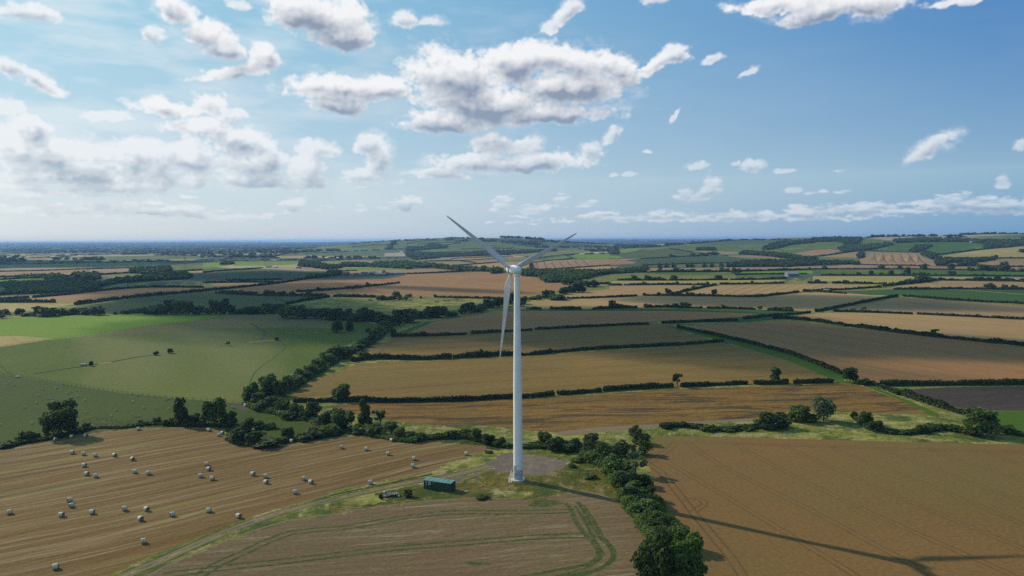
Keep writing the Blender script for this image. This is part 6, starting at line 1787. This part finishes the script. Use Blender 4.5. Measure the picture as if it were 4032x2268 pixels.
trough(place('A', 1832, 188), .5, (2.0, 1.2, 1.1), (.85, .85, .82), 'white water tank in the muddy gateway at the pasture corner', 'water_tank', 'tank')
trough(place('A', 2185, 272), .2, (2.2, 1.4, 1.3), (.60, .63, .66), 'pale trailer-like box left of the metal pens', 'livestock_box', 'trailer')
trough(place('A', 2322, 302), .2, (.9, .9, .9), (.8, .8, .8), 'small white tank at the right end of the metal pens', 'water_tank', 'tank')
trough(place('D', 620, 1020), .1, (2.8, 1.6, 1.2), (.30, .28, .25), 'pale feed trailer beside the leftmost small meadow tree', 'feed_trailer', 'trailer')
trough(place('D', 130, 1107), .1, (1.9, 1.0, .8), (.40, .39, .36), 'pale trough at the fence corner by the left edge of the photo', 'trough', 'trough')

# ---------------------------------------------------------------- farm buildings in the distance
RED = plain('brick_wall', (.20, .095, .070), .9, var=.2, scale=.6); DRF = plain('dark_roof', (.075, .07, .075), .8, var=.2); GRF = plain('grey_sheet_roof', (.20, .21, .23), .6, var=.15)
WRF = plain('white_roof', (.75, .76, .76), .5); TILE = plain('clay_tile', (.16, .075, .05), .85); GLS = plain('window_glass', (.03, .04, .05), .15)
CLAD = plain('wall_cladding', (.16, .17, .17), .7)
def building(view, x, y, wpx, dep, hgt, rise, wallm, roofm, rz, label, name='barn', cat='barn', wins=4, chim=False):
    p = place(view, x, y); w, _ = px_size(view, p, wpx, 1)
    o = link(name, None, loc=tuple(map(float, p)), rotz=rz)
    MB().box((0, 0, hgt / 2 - .3), (w, dep, hgt + .6)).build('wall', wallm, o)
    r = MB(); e = .5
    a, b = w / 2 + e, dep / 2 + e
    V = [(-a, -b, hgt + .01), (a, -b, hgt + .01), (a, b, hgt + .01), (-a, b, hgt + .01), (-a, 0, hgt + rise), (a, 0, hgt + rise)]
    r.add(V, [(3, 2, 1, 0), (0, 1, 5, 4), (2, 3, 4, 5), (1, 2, 5), (3, 0, 4)]); ro = r.build('roof', roofm, o)
    if chim: MB().box((w * .3, 0, hgt + rise), (.9, .9, 1.8)).build('chimney', RED, ro)
    for k in range(wins):
        MB().box((-w / 2 + w * (k + .5) / wins, -dep / 2 - .01, hgt * .5), (1.2, .06, 1.3)).build('window', GLS, o)
    MB().box((w * .1, -dep / 2 - .015, 1.2), (1.6, .05, 2.4)).build('door', DKG, o)
    tag(o, label, cat)
B_ = building
B_('g', 1815, 600, 74, 9, 5, 3.2, RED, TILE, .1, 'red brick farmhouse at the left end of the farm below the hill', 'farmhouse', 'house', 4, True)
B_('g', 1940, 600, 60, 12, 4, 2, CLAD, DRF, .15, 'dark low barn second from the left in the farm')
B_('g', 2045, 598, 84, 14, 5, 2.6, CLAD, DRF, .15, 'large dark-roofed barn in the middle of the farm')
B_('g', 2150, 590, 90, 14, 5, 2.4, CLAD, GRF, .12, 'grey-roofed barn in the middle of the farm')
B_('g', 2240, 600, 130, 12, 4, 1.8, CLAD, GRF, .1, 'longest pale grey barn roof of the farm')
B_('g', 2330, 592, 60, 10, 4, 2, RED, TILE, .1, 'red-brown barn at the right side of the farm')
B_('g', 2400, 586, 60, 10, 3.5, 1.5, CLAD, GRF, .1, 'small grey shed right of the farm barns')
B_('g', 2505, 580, 110, 7, 3, 1.2, CLAD, GRF, .05, 'long low shed at the farm\'s far right end')
B_('g', 2290, 566, 40, 9, 4, 2.4, RED, TILE, .1, 'small red-roofed house behind the farm barns', 'house', 'house', 3, True)
B_('i', 2310, 606, 140, 16, 5, 2.6, CLAD, GRF, 0, 'grey barn half hidden by trees between the green strips')
B_('j', 170, 770, 52, 6, 2.4, 1.0, CLAD, GRF, -.1, 'small pale shed by the hedge left of the deep green field', 'shed', 'shed', 2)
B_('g', 1562, 384, 34, 14, 5, 2, WRF, WRF, 0, 'white barn, left of two, in the vale before the hill')
B_('g', 1705, 384, 22, 12, 5, 2, WRF, WRF, .4, 'white barn, right of two, in the vale before the hill')
B_('g', 2512, 314, 34, 14, 5, 2, WRF, WRF, 0, 'white barn at the foot of the central hill')
B_('g', 830, 494, 60, 10, 3, 1.6, CLAD, GRF, 0, 'pale long shed above the blue-green field, left')
B_('g', 920, 494, 40, 10, 3, 1.6, CLAD, WRF, 0, 'pale long shed above the blue-green field, right')
B_('g', 1210, 505, 50, 10, 3.5, 1.6, CLAD, GRF, 0, 'grey shed beside the far farm road')
B_('f', 880, 655, 70, 12, 4, 2.2, CLAD, DRF, 0, 'dark farm roof among the trees at the far left')
B_('f', 1640, 680, 60, 10, 3.5, 2, CLAD, GRF, 0, 'grey farm roof among the trees at the left')
B_('h', 2190, 262, 36, 10, 4, 2.4, RED, TILE, .1, 'small brick house on the slope above the right blade', 'house', 'house', 2, True)
B_('h', 2330, 240, 60, 12, 4, 2.4, CLAD, DRF, .1, 'dark farm roof by trees above the right blade')
B_('j', 1975, 172, 110, 12, 4, 2, CLAD, GRF, 0, 'long grey roof between trees on the right-hand skyline')
B_('j', 1828, 160, 26, 10, 4, 2.4, WRF, WRF, 0, 'white house by the wood on the right-hand skyline', 'house', 'house', 2)
# pylons and the hilltop mast
PYL = plain('pylon_steel', (.20, .21, .22), .5, .4)
def pylon(view, x, y, hpx, label):
    p = place(view, x, y); _, h = px_size(view, p, 1, hpx); h = max(h, 30)
    o = link('electricity_pylon', None, loc=tuple(map(float, p)), rotz=.3); m_ = MB()
    r = h / 45.0 * .22
    for sx2 in (-1, 1):
        for sy in (-1, 1): m_.bar((sx2 * h * .09, sy * h * .09, 0), (sx2 * h * .018, sy * h * .018, h), r, 4)
    for k in range(7):
        z0, z1 = h * k / 7.5, h * (k + 1) / 7.5; w0 = h * (.09 - .072 * k / 7.5); w1 = h * (.09 - .072 * (k + 1) / 7.5)
        for sy in (-1, 1):
            m_.bar((-w0, sy * w0, z0), (w1, sy * w1, z1), r * .6, 3); m_.bar((w0, sy * w0, z0), (-w1, sy * w1, z1), r * .6, 3)
            m_.bar((sy * w0, -w0, z0), (sy * w1, w1, z1), r * .6, 3)
    m_.build('lattice_body', PYL, o)
    for f in (.68, .80, .92):
        a = MB(); wd = h * (.20 if f == .80 else .15)
        a.bar((-wd, 0, h * f), (wd, 0, h * f), r * .8, 4); a.bar((-wd, 0, h * f), (0, 0, h * (f + .05)), r * .6, 3); a.bar((wd, 0, h * f), (0, 0, h * (f + .05)), r * .6, 3)
        a.build('cross_arm', PYL, o)
    tag(o, label, 'pylon', 'pylons of the power line')
pylon('f', 1120, 585, 100, 'lattice pylon in the far left wheat field, nearest of the line')
pylon('f', 2348, 505, 70, 'lattice pylon at the end of the far left wheat, second of the line')
pylon('g', 785, 462, 52, 'lattice pylon in the green field before the far farm road')
pylon('g', 1660, 428, 36, 'lattice pylon in the vale below the white barns')
pylon('g', 2055, 400, 30, 'lattice pylon farthest right, before the central hill')
p = place('h', 547, 150); mo = link('radio_mast', None, loc=tuple(map(float, p)))
m_ = MB(); m_.bar((0, 0, 0), (0, 0, 27), .35, 5); m_.build('mast_pole', PYL, mo)
m_ = MB()
for z in (14, 19, 23): m_.lathe([(z, .3), (z + .1, .8), (z + .9, .8), (z + 1.0, .3)], 10)
m_.build('aerials', PYL, mo); tag(mo, 'thin radio mast rising behind the dark clump on the central hilltop', 'mast')

# ---------------------------------------------------------------- clouds that shade the middle distance
cm = bpy.data.materials.new('cloud_vapour'); cm.use_nodes = True; t_ = cm.node_tree; t_.nodes.clear()
vo = N(t_, 'ShaderNodeVolumePrincipled'); vo.inputs['Color'].default_value = (1, 1, 1, 1); vo.inputs['Density'].default_value = .016; vo.inputs['Anisotropy'].default_value = .3
ou = N(t_, 'ShaderNodeOutputMaterial'); t_.links.new(vo.outputs[0], ou.inputs['Volume'])
# shadow outline on the ground | cloud base height
SHADES = """
900|G 0,625 300,650 800,690 1300,700 1900,755 2576,835 2700,860 2300,880 1500,870 1200,850 900,860 500,840 200,830 0,800
900|E 1100,742 1700,700 2547,680 G 300,700 430,800 200,845 0,830 E 1900,900 1450,850 1150,800
900|G 0,840 250,850 420,915 350,960 100,960 -200,930
1200|E 300,640 700,660 1200,600 2000,590 2547,600 G 600,600 700,640 0,690 E 1900,720 1200,770 500,800 150,740
1500|G 0,480 600,478 1500,475 1550,520 1100,555 500,545 0,540
1500|j 780,900 1100,890 1500,930 1560,965 1200,975 800,960
900|D 700,812 1000,765 1500,705 2100,655 2480,690 2440,770 2000,780 1500,765 1000,800
1200|D 700,600 1100,540 1500,500 2300,500 2547,560 2547,640 2000,650 1500,640 1000,640
1800|D 700,520 1200,465 1800,430 2547,400 2547,440 1700,490 1000,540
1800|f 0,690 600,640 1300,660 1300,760 600,820 0,830
1800|g 350,560 900,540 1500,560 1500,620 800,660 200,660
1800|h 0,735 300,740 740,755 700,790 300,785 -200,770
1200|D 2547,660 E 500,700 400,800 100,850 D 2480,760
2000|f 0,400 500,400 1200,420 1300,480 600,490 0,490
900|P 2680,2268 2500,2120 2560,2268 2640,2320
"""
offd = SUN[:2] / SUN[2]
crs = np.random.default_rng(8)
for ln in SHADES.strip().split('\n')[:-1]:
    alt, s = ln.split('|'); alt = float(alt); P = ground(densify(pts(s), 40))[:, :2]
    C0 = P.mean(0)
    n = 40; ang_ = np.arctan2(P[:, 1] - C0[1], P[:, 0] - C0[0]); rad_ = np.hypot(*(P - C0).T)
    aa = np.linspace(-math.pi, math.pi, n, endpoint=False); rr = []
    for a in aa:
        d_ = np.abs((ang_ - a + math.pi) % (2 * math.pi) - math.pi); rr.append(np.average(rad_, weights=np.exp(-(d_ / .16) ** 2) + 1e-9))
    rr = np.array(rr) * 1.12
    thick_ = 210.0; V = []; Fs = []; K = [0.0, .3, .55, .72, .86, .95, 1.0]
    cc0 = C0 + offd * alt
    for sgn in (1, -1):
        for k in K[1:-1]:
            for i, a in enumerate(aa):
                bump = 1 + .35 * math.sin(i * 1.7 + k * 9) * k + crs.uniform(-.12, .12)
                z = alt + sgn * thick_ / 2 * math.sqrt(1 - k * k) * bump * (1.0 if sgn > 0 else .6)
                V.append((cc0[0] + rr[i] * k * math.cos(a), cc0[1] + rr[i] * k * math.sin(a), z))
    r0_ = len(V)
    for i, a in enumerate(aa): V.append((cc0[0] + rr[i] * math.cos(a), cc0[1] + rr[i] * math.sin(a), alt))
    t0_ = len(V); V.append((cc0[0], cc0[1], alt + thick_ / 2)); V.append((cc0[0], cc0[1], alt - thick_ * .3))
    m_ = len(K) - 2
    for h_ in (0, 1):
        o_ = h_ * m_ * n
        for i in range(n):
            j = (i + 1) % n
            f = [(t0_ + h_, o_ + i, o_ + j)]
            for k in range(m_ - 1): f.append((o_ + k * n + i, o_ + (k + 1) * n + i, o_ + (k + 1) * n + j, o_ + k * n + j))
            f.append((o_ + (m_ - 1) * n + i, r0_ + i, r0_ + j, o_ + (m_ - 1) * n + j))
            Fs += [q[::-1] for q in f] if h_ else f
    me = bpy.data.meshes.new('cloud'); me.from_pydata(V, [], Fs); me.materials.append(cm); me.update()
    tag(link('cloud', me), kind='structure')

# ---------------------------------------------------------------- the air
hz = bpy.data.materials.new('haze_air'); hz.use_nodes = True; t_ = hz.node_tree; t_.nodes.clear()
vo = N(t_, 'ShaderNodeVolumePrincipled'); vo.inputs['Color'].default_value = (.32, .57, 1.0, 1); vo.inputs['Density'].default_value = 6.0e-5; vo.inputs['Anisotropy'].default_value = .25
ou = N(t_, 'ShaderNodeOutputMaterial'); t_.links.new(vo.outputs[0], ou.inputs['Volume'])
hb = MB().box((0, 9500, 45), (70000, 40000, 98)).build('haze', hz); tag(hb, 'thin blue haze over the distance', 'haze', kind='stuff')
